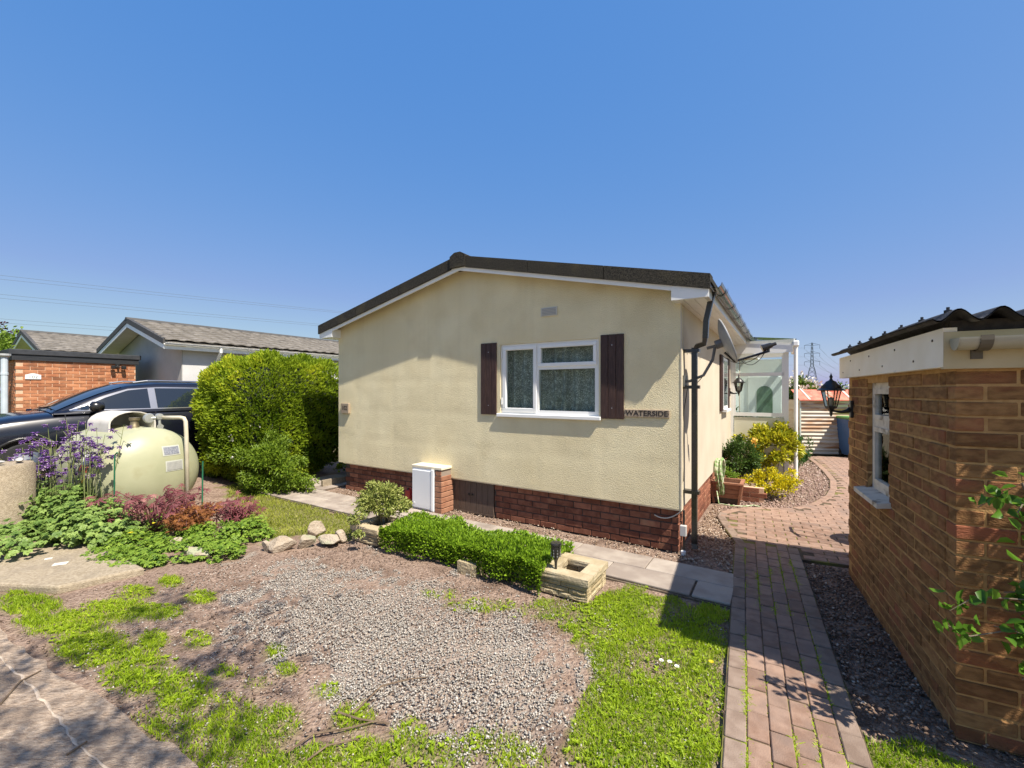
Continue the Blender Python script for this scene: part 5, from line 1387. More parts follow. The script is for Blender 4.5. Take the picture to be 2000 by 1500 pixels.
for k in range(5):
    xx = .20 + k * .5; b = MB(); b.add([(xx - .022, -.103, MSH + .012), (xx + .022, -.103, MSH + .012), (xx + .022, .347, MSH + .284), (xx - .022, .347, MSH + .284)], [(0, 1, 2, 3)]); b.build('roof_seam', mat('pale_seam', (.62, .55, .48), None, rough=.7), ro_)
# wheelie bin
wbp = Vector((8.68, 10.85, 0)); wbn = empty('wheelie_bin', wbp, -.25, 'blue wheelie bin with green lid beside the metal shed', 'bin')
b = MB(); b.add([(-.22, -.26, .08), (.22, -.26, .08), (.22, .26, .08), (-.22, .26, .08), (-.28, -.34, .98), (.28, -.34, .98), (.28, .34, .98), (-.28, .34, .98)], [(0, 3, 2, 1), (0, 1, 5, 4), (1, 2, 6, 5), (2, 3, 7, 6), (3, 0, 4, 7)]); b.build('body', mat('blue_bin_plastic', (.03, .09, .24), (.04, .11, .28), 5, .5), wbn)
b = MB(); b.cbox(-.30, .30, -.37, .38, .985, 1.05, .02); b.build('lid', mat('green_bin_lid', (.12, .28, .08), None, rough=.5), wbn)
for sx in (-.2, .2):
    b = MB(); b.lathe([(.0, -.03), (.10, -.03), (.10, .03), (0, .03)], 16, (sx, .28, .10), 'x'); b.build('wheel', TYRE, wbn)
# garden chair out of sight behind the brick shed, whose shadow falls on the paving
ch = empty('garden_chair', (4.06, 4.56, 0), SA + .15, 'round seated black metal chair behind the brick shed, throwing a shadow on paving', 'chair')
b = MB(); b.lathe([(.0, .44), (.25, .44), (.26, .452), (.25, .464), (0, .466)], 24); b.build('seat', BLKMETAL, ch)
for sx in (-1, 1):
    for sy in (-1, 1):
        b = MB(); b.tube([(sx * .16, sy * .16, .44), (sx * .21, sy * .21, 0)], .011, 6); b.build('leg', BLKMETAL, ch)
b = MB(); b.tube([(-.30, -.19, .90), (-.32, 0, .92), (-.30, .19, .90)], .018, 6); b.tube([(-.24, -.1, .45), (-.31, -.1, .91)], .009, 6); b.tube([(-.24, .1, .45), (-.31, .1, .91)], .009, 6); b.build('backrest', BLKMETAL, ch)
# fallen twigs
TW = mat('twig_bark', (.10, .065, .04), (.17, .12, .075), 20, .9)
for i, pl_ in enumerate([[(690, 1398), (745, 1345), (800, 1330), (832, 1328)], [(0, 1385), (40, 1340), (80, 1318)], [(660, 1395), (700, 1410), (760, 1418)], [(560, 1475), (610, 1440), (690, 1425), (740, 1412)], [(130, 1485), (170, 1460)], [(1410, 1392), (1424, 1414)], [(600, 1490), (640, 1462), (700, 1448)]]):
    b = MB(); pp = [G(*q) for q in pl_]; zz_ = .026 if i in (1, 4) else .012
    b.tube([(p.x, p.y, zz_ + .004 * (k % 2)) for k, p in enumerate(pp)], [.0055 - .0008 * k for k in range(len(pp))], 5)
    tag(b.build('fallen_twig', TW), ('longest pale curved twig lying on the grey chippings', 'bent twig lying on the concrete road', 'short twig at the lower edge of the grey chippings', 'long crooked twig among the grass at the bottom', 'short straight twig on the concrete road', 'tiny twig on the border of the brick path', 'twig nearest the road in the bottom grass')[i], 'twig', 'fallen twigs')

# ================================================================== PYLON AND POWER LINES
STEEL = mat('hazed_galvanised_steel', (.075, .09, .115), (.10, .12, .15), 1, .6)  # galvanised grey with the bluish haze of distance put into the colour
pyl = empty('pylon', at(1586, 748, 440), -.5, 'distant steel lattice electricity pylon beyond the hedges', 'pylon')
pyl.location.z = 0
def pylon_parts(r):
    b = MB(); H = 51.0
    def hwid(z): return 4.6 * (1 - z / 30) + 1.3 if z < 27 else max(1.3 - (z - 27) * .035, .35)
    lv = [0, 7, 13, 18.5, 23, 27, 31, 35, 39, 43, 47, 51]
    for sx in (-1, 1):
        for sy in (-1, 1): b.tube([(sx * hwid(z), sy * hwid(z), z) for z in lv], .24, 4)
    for z0, z1 in zip(lv[:-1], lv[1:]):
        for s_ in (-1, 1):
            a, c = hwid(z0), hwid(z1)
            for q in (((-a, s_ * a, z0), (c, s_ * c, z1)), ((a, s_ * a, z0), (-c, s_ * c, z1)), ((s_ * a, -a, z0), (s_ * c, c, z1)), ((s_ * a, a, z0), (s_ * c, -c, z1))): b.tube(q, .13, 4)
    b.build('tower', STEEL, r)
    for z in (31, 39.5, 48):
        q = MB()
        for s_ in (-1, 1):
            for yy in (-.6, .6): q.tube([(s_ * .8, yy, z), (s_ * 6.6, 0, z + .4)], .16, 4); q.tube([(s_ * .8, yy, z + 2.2), (s_ * 6.6, 0, z + .4)], .14, 4)
            q.tube([(s_ * 6.5, 0, z + .3), (s_ * 6.5, 0, z - 3.2)], .16, 5)
        q.build('cross_arm', STEEL, r)
pylon_parts(pyl)
CABLE = mat('aluminium_cable', (.10, .115, .14), None, rough=.5)
pa = pyl.location
dirl = Vector((-math.cos(.5), 0, 0))
cs5, sn5 = math.cos(-.5), math.sin(-.5)
k = 0
for z, yl in ((44.8, 545), (36.3, 583), (27.8, 632)):
    for s_ in (-1, 1):
        A = Vector((pa.x + cs5 * 6.5 * s_, pa.y + sn5 * 6.5 * s_, z))
        B = at(-60, yl - 10 + (4 if s_ > 0 else -4), 150 + 4 * s_)
        b = MB(); b.tube(sag(A, B, 4.0, 40), .055, 4, cap=False)
        tag(b.build('power_line', CABLE), ('upper', 'middle', 'lower')[k // 2] + (' front' if s_ > 0 else ' rear') + ' overhead power line sagging across the sky to the pylon', 'power line', 'overhead power lines'); k += 1
        C = A + Vector((300, 330, 0)); b = MB(); b.tube(sag(A, C, 9.0, 24), .10, 4, cap=False)
        tag(b.build('power_line', CABLE), ('upper', 'middle', 'lower')[(k - 1) // 2] + (' near' if s_ > 0 else ' far') + ' power line running on from the pylon to the right', 'power line', 'overhead power lines')
# ================================================================== PLANTS
def lobes(D, seed, k=9, amp=.22):
    rs = np.random.default_rng(seed); C = unit(rs.normal(size=(k, 3))); a = rs.uniform(-.4, 1, k) * amp
    return 1 + (np.exp(-(1 - D @ C.T) * 7) * a).sum(1)

def crown_points(n, rad, seed, inner=.55, low=-.6, amp=.25, k=12):
    rs = np.random.default_rng(seed + 500); kc = 46
    C = unit(rs.normal(size=(kc * 4, 3))); C = C[C[:, 2] > low][:kc]
    rr = rs.uniform(max(inner, .35), 1.0, len(C)) * lobes(C, seed, k, amp * 1.6)
    C = C * (rr * .86)[:, None]
    i = RNG.integers(0, len(C), n)
    O = rvec(n) * (RNG.uniform(0, 1, n) ** .5)[:, None] * rs.uniform(.16, .34, len(C))[i][:, None]
    P = C[i] + O; D = unit(P + O * 1.5)
    return P * np.array(rad), D

def foliage(name, P, D, ln, wd, m, parent, up=.3, rnd=.8, tone=(.5, .22), fold=.25):
    n = len(P); A = unit(D + rvec(n) * rnd + np.array([0, 0, up])); N = unit(D * .6 + rvec(n) * .7 + np.array([0, 0, .5]))
    V, Fq = leaf_arrays(P, A, N, RNG.uniform(ln[0], ln[1], n), RNG.uniform(wd[0], wd[1], n), fold)
    t = np.clip(RNG.normal(tone[0], tone[1], n), 0, 1)
    o = link(name, npmesh(name, V, Fq, np.repeat(t, 2)), m, parent)
    if name in ('flowers', 'bloom', 'blossom'): o['kind'] = 'stuff'
    return o

STEM = mat('plant_stem', (.10, .08, .04), (.15, .13, .06), 10, .8)
GSTEM = mat('green_stem', (.13, .17, .05), (.20, .22, .08), 10, .7)
def stems(parent, rad, zc, n, m=STEM, r=.008, base=(0, 0)):
    b = MB()
    for k in range(n):
        t = random.uniform(0, 2 * PI); q = random.uniform(.2, .8)
        p = Vector((math.cos(t) * rad[0] * q, math.sin(t) * rad[1] * q, zc + rad[2] * random.uniform(-.2, .6)))
        b.tube([(base[0] + math.cos(t) * .02, base[1] + math.sin(t) * .02, -.03), tuple(p * .5 + Vector((0, 0, .02))), tuple(p)], [r, r * .8, r * .4], 5)
    b.build('stem', m, parent)

def shrub(name, label, cat, loc, rad, zc, n, ln, wd, m, seed, inner=.5, amp=.25, nst=8, up=.3, tone=(.5, .22), rz_=0, low=-.6, group=None, rnd=.8):
    r = empty(name, loc, rz_, label, cat, group)
    P, D = crown_points(n, rad, seed, inner, low, amp); P = P + np.array([0, 0, zc])
    P[:, 2] = np.maximum(P[:, 2], .01)
    foliage('foliage', P, D, ln, wd, m, r, up=up, tone=tone, rnd=rnd); stems(r, rad, zc, nst)
    return r

# ---- tall clipped conifer hedge
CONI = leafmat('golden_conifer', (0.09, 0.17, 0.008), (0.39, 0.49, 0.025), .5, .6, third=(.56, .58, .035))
DARKG = mat('hedge_inside', (.012, .02, .006), (.02, .03, .01), 10, .9)  # dark solid filler added inside the hedges to close gaps between leaves
hd = empty('conifer_hedge', (-4.55, 8.55, 0), HA, 'tall golden green clipped conifer hedge beside the house', 'hedge')
n = 60000
HX, HY, HZ = .86, 1.35, 1.16
Q = unit(RNG.normal(size=(n, 3))); Q = Q[Q[:, 1] < .6]; n = len(Q)
pw = 3.4
Q = Q / ((np.abs(Q) ** pw).sum(1, keepdims=True) ** (1 / pw))
Dn = unit(np.sign(Q) * np.abs(Q) ** (pw - 1))
q1 = Q[:, 0] + Q[:, 1] * 1.1; q2 = Q[:, 2] + Q[:, 1] * .3
lump = vnoise(q1, q2, .34, 5) * .55 + vnoise(q1 + 9, q2, .15, 8) * .45
Pn = Q * np.array([HX, HY, HZ]) * (0.86 + .20 * lump + RNG.uniform(-.07, .03, n))[:, None]
Pn[:, 2] += np.clip(Pn[:, 2] / HZ, 0, 1) * ((vnoise(q1, Q[:, 1], .3, 33) - .5) * .20 + .10 * Q[:, 0])
Pn[:, 2] += HZ + .06
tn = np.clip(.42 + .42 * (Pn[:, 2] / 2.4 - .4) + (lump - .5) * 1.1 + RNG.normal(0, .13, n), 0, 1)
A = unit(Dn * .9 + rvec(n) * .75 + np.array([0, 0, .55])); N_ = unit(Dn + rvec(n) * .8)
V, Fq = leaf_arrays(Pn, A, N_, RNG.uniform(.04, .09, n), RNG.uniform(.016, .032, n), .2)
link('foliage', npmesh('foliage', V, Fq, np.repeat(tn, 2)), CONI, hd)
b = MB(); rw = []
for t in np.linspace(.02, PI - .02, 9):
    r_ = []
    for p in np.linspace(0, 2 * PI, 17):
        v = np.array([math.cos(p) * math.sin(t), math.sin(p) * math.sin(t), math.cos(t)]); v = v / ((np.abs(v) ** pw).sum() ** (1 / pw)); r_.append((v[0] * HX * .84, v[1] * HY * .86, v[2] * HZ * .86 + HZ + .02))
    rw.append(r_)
b.grid(rw); b.build('filler_core', DARKG, hd)
# second length of hedge behind, into the house shadow
hd2 = empty('conifer_hedge', hw(6.62, 2.9), HA, 'dark shaded conifer hedge running back along the house side', 'hedge')
n = 9000; Q = RNG.uniform(-1, 1, (n, 3)); Q[:, 1] *= 1.0; s_ = RNG.integers(0, 3, n); Q[s_ == 0, 0] = 1; Q[s_ == 1, 2] = 1; Q[s_ == 2, 1] = -1
Pn = Q * np.array([.45, 1.9, 1.02]) * (1 + RNG.uniform(-.12, .04, (n, 1))) + np.array([0, 0, 1.05])
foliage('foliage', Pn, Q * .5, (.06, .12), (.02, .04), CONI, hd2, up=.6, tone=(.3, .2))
b = MB(); b.cbox(-.36, .36, -1.75, 1.9, 0, 1.95, .1); b.build('filler_core', DARKG, hd2)
# kerb board under the hedge
kb = MB(); kb.box(-5.95, -5.90 + .0, -.1, 3.5, -.02, .13); kb.box(-7.6, -6.85, -.42, -.36, -.02, .12); ko = kb.build('hedge_kerb', SLABC); ko.location = HC; ko.rotation_euler = (0, 0, HA)
tag(ko, 'low concrete edging board at the foot of the hedge', 'edging')
# ---- bushy green shrub in front of the hedge with white blossom
PRIV = leafmat('fresh_green_leaf', (0.075, 0.145, 0.012), (0.29, 0.40, 0.035), .42, .45)
wf = leafmat('white_petals', (.62, .58, .55), (.80, .76, .74), .3, .6)
sp = shrub('green_shrub', 'bushy green shrub with a few white flowers below the conifer hedge', 'shrub', (-4.45, 7.52, 0), (1.25, .48, .55), .46, 22000, (.03, .065), (.016, .026), PRIV, 5, .6, .45, 10, rz_=HA, low=-.9, rnd=.9)
P, D = crown_points(40, (.9, .5, .5), 8, .97, -.1); P = P[(P[:, 0] < .1)] + np.array([0, -.02, .62])
P = np.repeat(P, 5, 0) + RNG.normal(0, .02, (len(P) * 5, 3)); foliage('flowers', P, np.repeat(D[:1], len(P), 0), (.02, .035), (.02, .03), wf, sp)
# ---- variegated shrub in the left planter
VAR = leafmat('variegated_leaf', (0.13, 0.19, 0.035), (0.44, 0.46, 0.13), .3, .5, third=(.62, .60, .30))
c = hw(3.04, -1.25)
shrub('variegated_shrub', 'cream and green variegated shrub growing in the stone planter', 'shrub', (c.x, c.y, .14), (.33, .30, .25), .25, 5200, (.025, .05), (.012, .02), VAR, 31, .35, .45, 12, up=.2, low=-.7)
# ---- low clipped hedge of fresh green
LOWG = leafmat('bright_low_hedge_leaf', (0.085, 0.18, 0.010), (0.33, 0.50, 0.035), .42, .38)
c = hw(1.79, -1.22); lh = empty('low_hedge', c, HA, 'low bright green hedge running between the two stone planters', 'hedge')
n = 19000; X = RNG.uniform(-.98, .99, n); Y = RNG.uniform(-1, 1, n); Zr = RNG.uniform(0, 1, n) ** .6
wd_ = .30 + .09 * (vnoise(X, X * 0, .22, 3) - .5); ht = .235 + .10 * (vnoise(X, Y * .3, .20, 12) - .4)
top = RNG.uniform(0, 1, n) < .55
Yp = np.where(top, Y * wd_ * .95, np.sign(Y) * wd_ * (1 - .12 * RNG.uniform(0, 1, n))); Zp = np.where(top, ht * (1 - .25 * np.abs(Y) ** 4) - RNG.uniform(0, .03, n), Zr * ht)
D = np.stack([np.zeros(n), np.where(top, Y * .5, np.sign(Y)), np.where(top, 1, .3)], 1)
foliage('foliage', np.stack([X, Yp, Zp], 1), D, (.022, .042), (.012, .02), LOWG, lh, up=.5, rnd=.6, tone=(.5, .24))
b = MB(); b.cbox(-.93, .93, -.20, .20, -.01, .175, .05); b.build('filler_core', DARKG, lh)
# ---- lobed leaves: several leaflets from one point
def palmate(P, N, size, nl=5, m=None, name='foliage', parent=None, width=.4, spread=2.3, tone=(.5, .2), droop=.2):
    n = len(P); a0 = RNG.uniform(0, 2 * PI, n); N = unit(N); T = unit(np.cross(N, rvec(n))); B = np.cross(N, T)
    PP, DD, NN, LL, TT = [], [], [], [], []
    tt = np.clip(RNG.normal(tone[0], tone[1], n), 0, 1)
    for k in range(nl):
        a = a0 + (k / (nl - 1) - .5) * 2 * spread if nl > 1 else a0
        d = T * np.cos(a)[:, None] + B * np.sin(a)[:, None] - N * droop
        PP.append(P); DD.append(d); NN.append(N); LL.append(size * (1 - .35 * abs(k / (nl - 1) - .5) * 2 if nl > 1 else 1)); TT.append(tt)
    P_ = np.concatenate(PP); V, Fq = leaf_arrays(P_, np.concatenate(DD), np.concatenate(NN), np.concatenate(LL), np.concatenate(LL) * width, .12, .1)
    return link(name, npmesh(name, V, Fq, np.repeat(np.concatenate(TT), 2)), m, parent)
AQL = leafmat('columbine_leaf', (0.10, 0.19, 0.035), (0.34, 0.46, 0.12), .4, .5)
VIOL = leafmat('violet_petals', (.11, .035, .24), (.32, .17, .42), .3, .6, third=(.66, .56, .64))
def mound(n, rad, seed, zc=0):
    P, D = crown_points(n, rad, seed, .75, 0.0, .2); return P + np.array([0, 0, zc]), D
aq = empty('columbine_plant', (-5.05, 4.95, .06), 0, 'tall columbine with violet flowers over a mound of lobed leaves', 'plant')
for cx_, cy_, rx_, rz2, k, sd2 in ((0, 0, .58, .52, 900, 1), (-.35, .18, .45, .45, 700, 2), (.40, -.28, .42, .33, 600, 3), (-.1, -.42, .65, .22, 600, 4), (-1.15, .45, .5, .55, 500, 9)):
    P, D = mound(k, (rx_, rx_ * .7, rz2), sd2); P = P + np.array([cx_, cy_, .04])
    palmate(P, unit(D * .5 + np.array([0, -.25, .9]) + rvec(len(P)) * .35), RNG.uniform(.035, .065, len(P)), 5, AQL, 'foliage', aq, .75, 1.5)
b = MB(); heads = []
for k in range(46):
    x0 = random.uniform(-1.15, .28); y0 = random.uniform(.0, .40); hgt = random.uniform(.72, 1.20) + .10 * (x0 > -.5) - .10 * (x0 < -.8)
    lx = random.uniform(-.12, .12); ly = random.uniform(-.08, .08)
    p = [(x0, y0, .2), (x0 + lx * .4, y0 + ly * .4, hgt * .55), (x0 + lx, y0 + ly, hgt), (x0 + lx * 1.5 + .03, y0 + ly - .02, hgt - .02)]
    b.tube(p, [.004, .0035, .0025, .002], 5); heads.append(p[-1])
    for q in range(4):
        bz = random.uniform(.55, .9); bp = (x0 + lx * bz + 0, y0 + ly * bz, hgt * bz); e_ = (bp[0] + random.uniform(-.12, .12), bp[1] + random.uniform(-.1, .1), bp[2] + random.uniform(.03, .14))
        b.tube([bp, e_], [.003, .002], 4); heads.append(e_)
b.build('stem', GSTEM, aq)
Hh = np.array(heads); P = np.repeat(Hh, 10, 0); th = np.tile(np.arange(10) * 2 * PI / 5, len(Hh)) + np.repeat(RNG.uniform(0, 6, len(Hh)), 10)
el = np.tile(np.where(np.arange(10) < 5, .15, -.75), len(Hh)); D = np.stack([np.cos(th) * np.cos(el), np.sin(th) * np.cos(el), np.sin(el)], 1)
V, Fq = leaf_arrays(P, D, np.tile([[0, 0, 1.]], (len(P), 1)), RNG.uniform(.026, .046, len(P)), RNG.uniform(.014, .026, len(P)), .2)
link('flowers', npmesh('flowers', V, Fq, np.repeat(RNG.uniform(0, 1, len(P)), 2)), VIOL, aq)['kind'] = 'stuff'
# ---- green ground cover
GER = leafmat('geranium_leaf', (0.08, 0.17, 0.015), (0.31, 0.44, 0.055), .42, .5)
gc = empty('ground_cover', (-3.35, 4.62, 0), 0, 'dense green leafy ground cover in front of the red maple', 'plant')
for px, py, rx_, h_, k, sd2 in ((250, 1075, .50, .20, 1300, 1), (330, 1085, .50, .16, 1400, 2), (410, 1060, .48, .22, 1400, 3), (480, 1050, .32, .22, 900, 4), (300, 1040, .50, .26, 1100, 5), (430, 1085, .30, .13, 700, 6), (215, 1050, .40, .26, 800, 7), (260, 1100, .35, .10, 600, 8)):
    c = G(px, py); P, D = mound(k, (rx_, rx_ * .6, h_), 20 + sd2); P = P + np.array([c.x + 3.35, c.y - 4.62, .01])
    palmate(P, unit(D * .4 + np.array([0, -.2, .9]) + rvec(len(P)) * .4), RNG.uniform(.018, .036, len(P)), 5, GER, 'foliage', gc, .55, 2.0, tone=(.5, .25))
yf = leafmat('yellow_petals', (.62, .50, .02), (.72, .62, .03), .3, .5)
P = np.repeat(np.array([[G(255, 1045, .22).x + 3.35, G(255, 1045, .22).y - 4.62, .24], [G(300, 1032, .25).x + 3.35, G(300, 1032, .25).y - 4.62, .30]]), 7, 0); th = RNG.uniform(0, 2 * PI, len(P))
V, Fq = leaf_arrays(P, np.stack([np.cos(th), np.sin(th), np.full(len(P), .4)], 1), np.tile([[0, 0, 1.]], (len(P), 1)), np.full(len(P), .024), np.full(len(P), .02)); link('flowers', npmesh('flowers', V, Fq, np.ones(len(P) * 2) * .6), yf, gc)['kind'] = 'stuff'
# ---- red cut leaf maple
MAP = leafmat('red_maple_leaf', (0.10, 0.022, 0.028), (0.31, 0.10, 0.11), .4, .5, third=(.46, .22, .20))
def maple(name, label, cx_, cy_, n_br, reach, hgt, m, nleaf, sz, seed, zb=0.0):
    rs = random.Random(seed); r = empty(name, (cx_, cy_, zb), 0, label, 'shrub'); b = MB(); pts = []
    for k in range(n_br):
        t = rs.uniform(0, 2 * PI); L_ = reach * rs.uniform(.5, 1); top = hgt * rs.uniform(.55, 1)
        p = [(0, 0, 0), (math.cos(t) * L_ * .35, math.sin(t) * L_ * .25, top * .8), (math.cos(t) * L_ * .75, math.sin(t) * L_ * .5, top), (math.cos(t) * L_, math.sin(t) * L_ * .65, top * .82)]
        b.tube(p, [.010, .007, .004, .002], 5)
        for q in range(nleaf):
            u = rs.uniform(.25, 1.0) * 3; i = min(int(u), 2); f = u - i; a, c2 = Vector(p[i]), Vector(p[i + 1]); v = a.lerp(c2, f)
            pts.append((v.x + rs.gauss(0, .05), v.y + rs.gauss(0, .045), v.z + rs.gauss(0, .035)))
    b.build('branch', mat('maple_bark', (.16, .07, .06), None, rough=.7), r)
    P = np.array(pts); palmate(P, unit(np.array([[0, -.5, .8]]) + rvec(len(P)) * .5), RNG.uniform(sz[0], sz[1], len(P)), 7, m, 'foliage', r, .22, 2.2, tone=(.5, .25), droop=.35)
    return r
maple('red_maple', 'red cut leaf maple spreading in front of the gas tank', -4.18, 5.02, 24, .84, .55, MAP, 8, (.055, .10), 3)
maple('red_maple', 'smaller red cut leaf maple at the right end of the flower bed', -3.30, 5.12, 12, .40, .46, MAP, 10, (.05, .09), 6)
ORG = leafmat('orange_brown_leaf', (.16, .05, .015), (.36, .15, .04), .35, .6)
maple('orange_maple', 'small orange brown fine leaved bush between the red maples', -3.66, 4.86, 26, .30, .38, ORG, 30, (.025, .045), 9)
# ---- porch bed shrubs
YVAR = leafmat('yellow_variegated_leaf', (.16, .22, .015), (.62, .56, .03), .3, .4, third=(.74, .66, .10))
YFL = leafmat('bright_yellow_flowers', (.20, .24, .02), (.72, .60, .01), .3, .5, third=(.80, .70, .02))
def shp(px, py_base, Y=None): return G(px, py_base)
c = G(1524, 942); shrub('euonymus_shrub', 'round yellow variegated shrub in front of the porch', 'shrub', (c.x, c.y + .2, 0), (.46, .44, .50), .58, 3600, (.06, .10), (.03, .045), YVAR, 51, .6, .2, 8)
c = G(1512, 975); shrub('yellow_flower_bush', 'low bush covered with bright yellow flowers at the bed edge', 'shrub', (c.x, c.y + .1, 0), (.40, .28, .24), .25, 3400, (.02, .04), (.015, .03), YFL, 52, .6, .25, 8, tone=(.62, .3))
c = G(1450, 960); r_ = shrub('rose_bush', 'green rose bush with one yellow orange bloom by the house', 'shrub', (c.x, c.y + .15, 0), (.42, .36, .42), .46, 3400, (.03, .06), (.018, .03), leafmat('rose_leaf', (.03, .075, .012), (.12, .20, .04), .3, .4), 53, .4, .3, 10)
P = np.repeat(np.array([[.08, -.36, .86]]), 26, 0) + RNG.normal(0, .018, (26, 3)); foliage('bloom', P, rvec(26), (.03, .05), (.03, .04), leafmat('apricot_petals', (.75, .40, .06), (.80, .55, .12), .3, .5), r_)
c = G(1438, 925); shrub('camellia_bush', 'dark glossy green bush against the porch wall', 'shrub', (c.x + .12, c.y + .5, 0), (.50, .45, .62), .72, 3400, (.05, .085), (.025, .04), leafmat('dark_glossy_leaf', (.018, .055, .010), (.06, .14, .02), .2, .25), 54, .5, .25, 9)
c = G(1572, 925); shrub('dark_green_bush', 'small rounded dark green bush at the right end of the bed', 'shrub', (c.x - .05, c.y + .2, 0), (.28, .30, .42), .40, 3200, (.025, .045), (.012, .02), leafmat('deep_green_leaf', (.022, .075, .010), (.07, .17, .02), .3, .5), 55, .5, .12, 6)
c = G(1428, 975); shrub('trough_plant', 'trailing yellow green plant in the wooden trough', 'plant', (c.x, c.y + .14, .30), (.19, .17, .09), .05, 700, (.02, .035), (.015, .02), GER, 56, .3, .2, 4)
# ---- hawthorn hedge behind the metal shed
HAW = leafmat('hawthorn_leaf', (.05, .11, .012), (.18, .28, .04), .3, .5, third=(.14, .22, .04))
HBL = leafmat('hawthorn_blossom', (.62, .60, .52), (.80, .78, .70), .3, .6)
hx_ = 0
for lb, X, Y, rd, n_, sd2 in (('hawthorn in white blossom rising behind the metal shed', 9.6, 14.0, (1.7, 1.0, .95), 7000, 61), ('dark green hawthorn between the porch and the metal shed', 8.5, 12.9, (.75, .8, .95), 6000, 62), ('leafy hawthorn behind the brick shed roof line', 12.6, 14.6, (1.6, 1.0, .9), 4500, 63)):
    zc = 1.0
    r_ = shrub('hawthorn', lb, 'hedge', (X, Y, 0), rd, zc, n_, (.06, .11), (.04, .06), HAW, sd2, .55, .3, 9, low=-.95, group='hawthorn hedge plants')
    P, D = crown_points(900, (rd[0] * 1.02, rd[1] * 1.02, rd[2] * 1.03), sd2, .95, -.1); P = P + np.array([0, 0, zc]); k_ = vnoise(P[:, 0] + P[:, 1], P[:, 2], .4, 7) > .45; foliage('blossom', P[k_], D[k_], (.06, .10), (.05, .08), HBL, r_)
# ---- trees behind the neighbours
LIME = leafmat('lime_leaf', (.07, .14, .012), (.24, .34, .03), .35, .5)
PURP = leafmat('purple_leaf', (.035, .012, .020), (.10, .035, .05), .3, .5)
def tree(name, label, loc, H, rad, zc, n, m, seed, lf=(.10, .18), parts=14):
    r = empty(name, loc, 0, label, 'tree'); b = MB(); rs = random.Random(seed)
    b.tube([(0, 0, -.1), (.05, .03, H * .3), (0, .06, H * .6), (.04, 0, H * .9)], [.13, .10, .07, .02], 8)
    P_ = []; 
    for k in range(parts):
        t = rs.uniform(0, 2 * PI); q = rs.uniform(.35, 1); e_ = Vector((math.cos(t) * rad[0] * q, math.sin(t) * rad[1] * q, zc + rad[2] * rs.uniform(-.8, .9)))
        b.tube([(0, .03, H * rs.uniform(.3, .6)), tuple(e_ * .55 + Vector((0, 0, H * .2))), tuple(e_)], [.045, .03, .012], 5)
        P_.append(RNG.normal(0, 1, (n // parts, 3)) * np.array(rad) * .26 + np.array(e_))
    b.build('trunk', mat(name + '_bark', (.09, .07, .05), (.14, .11, .08), 8, .9, .5, 30), r)
    P = np.concatenate(P_); foliage('crown', P, unit(P - np.array([0, 0, zc])), lf, (lf[0] * .5, lf[1] * .55), m, r, rnd=1.0)
    return r
tree('lime_tree', 'bright lime green tree beyond the farther home', (-20.9, 17.2, .4), 3.4, (1.5, 1.5, .9), 2.55, 6000, LIME, 3)
tree('purple_tree', 'dark purple leaved tree top above the lime green tree', (-25.6, 20.2, .4), 4.3, (1.3, 1.3, .6), 3.8, 1300, PURP, 5)
shrub('green_shrub', 'leafy green bush behind the blue grey downpipe', 'shrub', (-12.3, 9.9, .4), (1.0, .8, 1.1), 1.1, 4500, (.06, .11), (.03, .05), PRIV, 77, .5, .3, 8)
# ---- climber at the right edge, in front of the shed
CLM = leafmat('climber_leaf', (.05, .14, .012), (.17, .33, .035), .45, .4)
R3 = Matrix.Rotation(SA, 3, 'Z')
cl_ = empty('climbing_shrub', SO + R3 @ Vector((.36, -.20, 0)), SA, 'leafy climbing shrub in front of the brick shed at the right edge', 'shrub')
b = MB(); LP = []; rs = random.Random(4)
def cane(p, n_leaf, r=.006):
    b.tube(p, [r] + [r * .75] * (len(p) - 2) + [r * .35], 6)
    for q in range(n_leaf):
        u = rs.uniform(.25, 1) * (len(p) - 1); i = min(int(u), len(p) - 2); v = Vector(p[i]).lerp(Vector(p[i + 1]), u - i); LP.append((v.x + rs.gauss(0, .03), v.y + rs.gauss(0, .03), v.z + rs.gauss(0, .03)))
for k in range(17):
    x1 = rs.uniform(-.36, .12); z1 = rs.uniform(.55, 1.48)
    cane([(rs.uniform(-.05, .2), rs.uniform(-.05, .1), 0), (x1 * .3 + .05, -.03, z1 * .6), (x1 * .7, -.05 + rs.uniform(-.06, .08), z1), (x1, -.06 + rs.uniform(-.08, .1), z1 - rs.uniform(-.05, .18))], 26)
cane([(.05, 0, .3), (-.15, -.03, .82), (-.38, -.05, .80), (-.47, -.06, .72)], 20, .004); cane([(.05, 0, .3), (-.2, -.03, .70), (-.40, -.05, .62), (-.49, -.06, .66)], 16, .004)
for k in range(64):      # taller growth out of frame to the right
    x1 = rs.uniform(.18, 1.5); z1 = rs.uniform(.9, 2.40)
    cane([(rs.uniform(.2, 1.1), 0, 0), (x1 * .95, rs.uniform(-.1, .1), z1 * .6), (x1, rs.uniform(-.2, .15), z1), (x1 + rs.uniform(-.12, .12), rs.uniform(-.15, .2), z1 - .05)], 34)
b.build('stem', mat('climber_bark', (.13, .10, .07), (.2, .16, .11), 10, .8), cl_)
P = np.array(LP); foliage('foliage', P, unit(rvec(len(P)) + np.array([0, -.6, .1])), (.045, .075), (.028, .042), CLM, cl_, up=.0, rnd=.6, tone=(.5, .25))
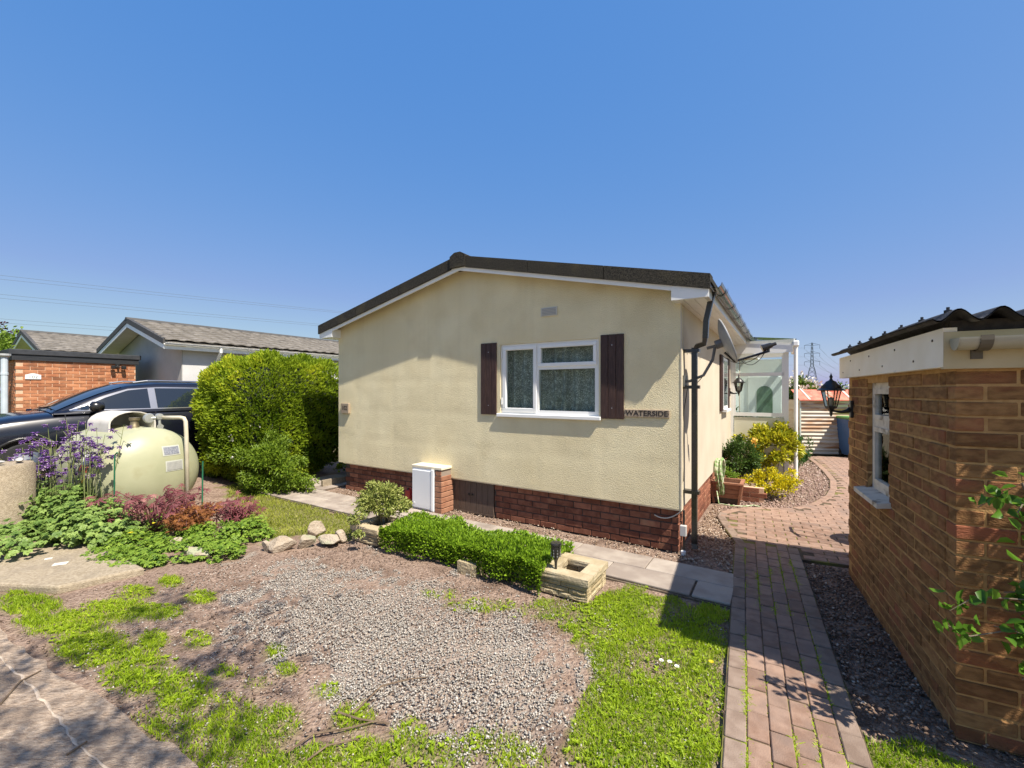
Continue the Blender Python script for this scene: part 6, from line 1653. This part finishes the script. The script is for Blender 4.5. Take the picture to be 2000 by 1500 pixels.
# ---- pine behind the camera whose broken shade falls on the road
PINE = leafmat('pine_needles', (.02, .05, .012), (.06, .11, .02), .2, .6)
pt = empty('pine_tree', (1.7, -2.9, 0), 0, 'pine tree standing behind the viewer, casting broken shade on the road', 'tree')
b = MB(); b.tube([(0, 0, -.1), (.05, 0, 2.5), (0, .05, 5.5), (0, 0, 8.5)], [.20, .17, .12, .04], 10)
cl3 = []
for i, (px, py) in enumerate([(40, 1305), (110, 1285), (320, 1180), (270, 1225), (410, 1285), (455, 1315), (110, 1450), (200, 1425), (60, 1490), (230, 1490), (330, 1480), (-60, 1420), (520, 1190)]):
    H = 4.3 + 1.6 * rs.random(); g = G(px, py); s_ = Vector((g.x, g.y, 0)) - Vector((LDIR.x, LDIR.y, LDIR.z)) / -LDIR.z * -1 * 0
    src = Vector((g.x, g.y, 0)) + Vector((-LDIR.x, -LDIR.y, -LDIR.z)) * (H / -LDIR.z)
    q = src - Vector((1.7, -2.9, 0)); cl3.append((q, .10 + .10 * rs.random()))
    b.tube([(0, 0, max(H - 1.2, 2.0)), tuple(q * .55 + Vector((0, 0, q.z * .33))), tuple(q)], [.03, .012, .004], 5)
b.build('trunk', mat('pine_bark', (.12, .08, .055), (.2, .14, .10), 8, .9, .6, 20), pt)
P = np.concatenate([RNG.normal(0, 1, (75, 3)) * np.array([r_, r_, r_ * .5]) * 1.15 + np.array(q) for q, r_ in cl3] + [RNG.normal(0, 1, (900, 3)) * np.array([.5, .5, .7]) + np.array([0, -.3, 7.6])])
foliage('crown', P, rvec(len(P)), (.06, .12), (.02, .04), PINE, pt)
# ---- daisies and a dandelion in the lawn
DW = leafmat('daisy_petal', (.78, .78, .76), (.85, .85, .82), .2, .6)
def flower(name, label, px, py, r_, m, npet, cm, group=None):
    c = G(px, py); o = empty(name, (c.x, c.y, 0), 0, label, 'flower', group); h_ = .04
    b = MB(); b.tube([(0, 0, -.01), (.003, 0, h_)], .0018, 4); b.build('stem', GSTEM, o)
    th = np.arange(npet) * 2 * PI / npet; P = np.tile([[0.003, 0, h_]], (npet, 1)); V, Fq = leaf_arrays(P, np.stack([np.cos(th), np.sin(th) - .25, np.full(npet, .35)], 1), np.tile([[0, 0, 1.]], (npet, 1)), np.full(npet, r_), np.full(npet, r_ * .5), .1, .05)
    link('petals', npmesh('petals', V, Fq, np.full(npet * 2, .6)), m, o)
    b = MB(); b.lathe([(.005, h_), (.004, h_ + .004), (0, h_ + .005)], 8, (.003, 0, 0)); b.build('centre', cm, o)
YC = mat('flower_centre', (.7, .5, .03), None, rough=.7)
for i, (px, py) in enumerate(((1291, 1303), (1307, 1306), (1321, 1315))):
    flower('daisy', ('leftmost', 'middle', 'rightmost')[i] + ' of three white daisies in the lawn beside the path', px, py, .017, DW, 10, YC, 'white daisies')
flower('dandelion', 'single yellow dandelion flower in the lawn near the path', 1388, 1306, .018, yf, 16, YC)
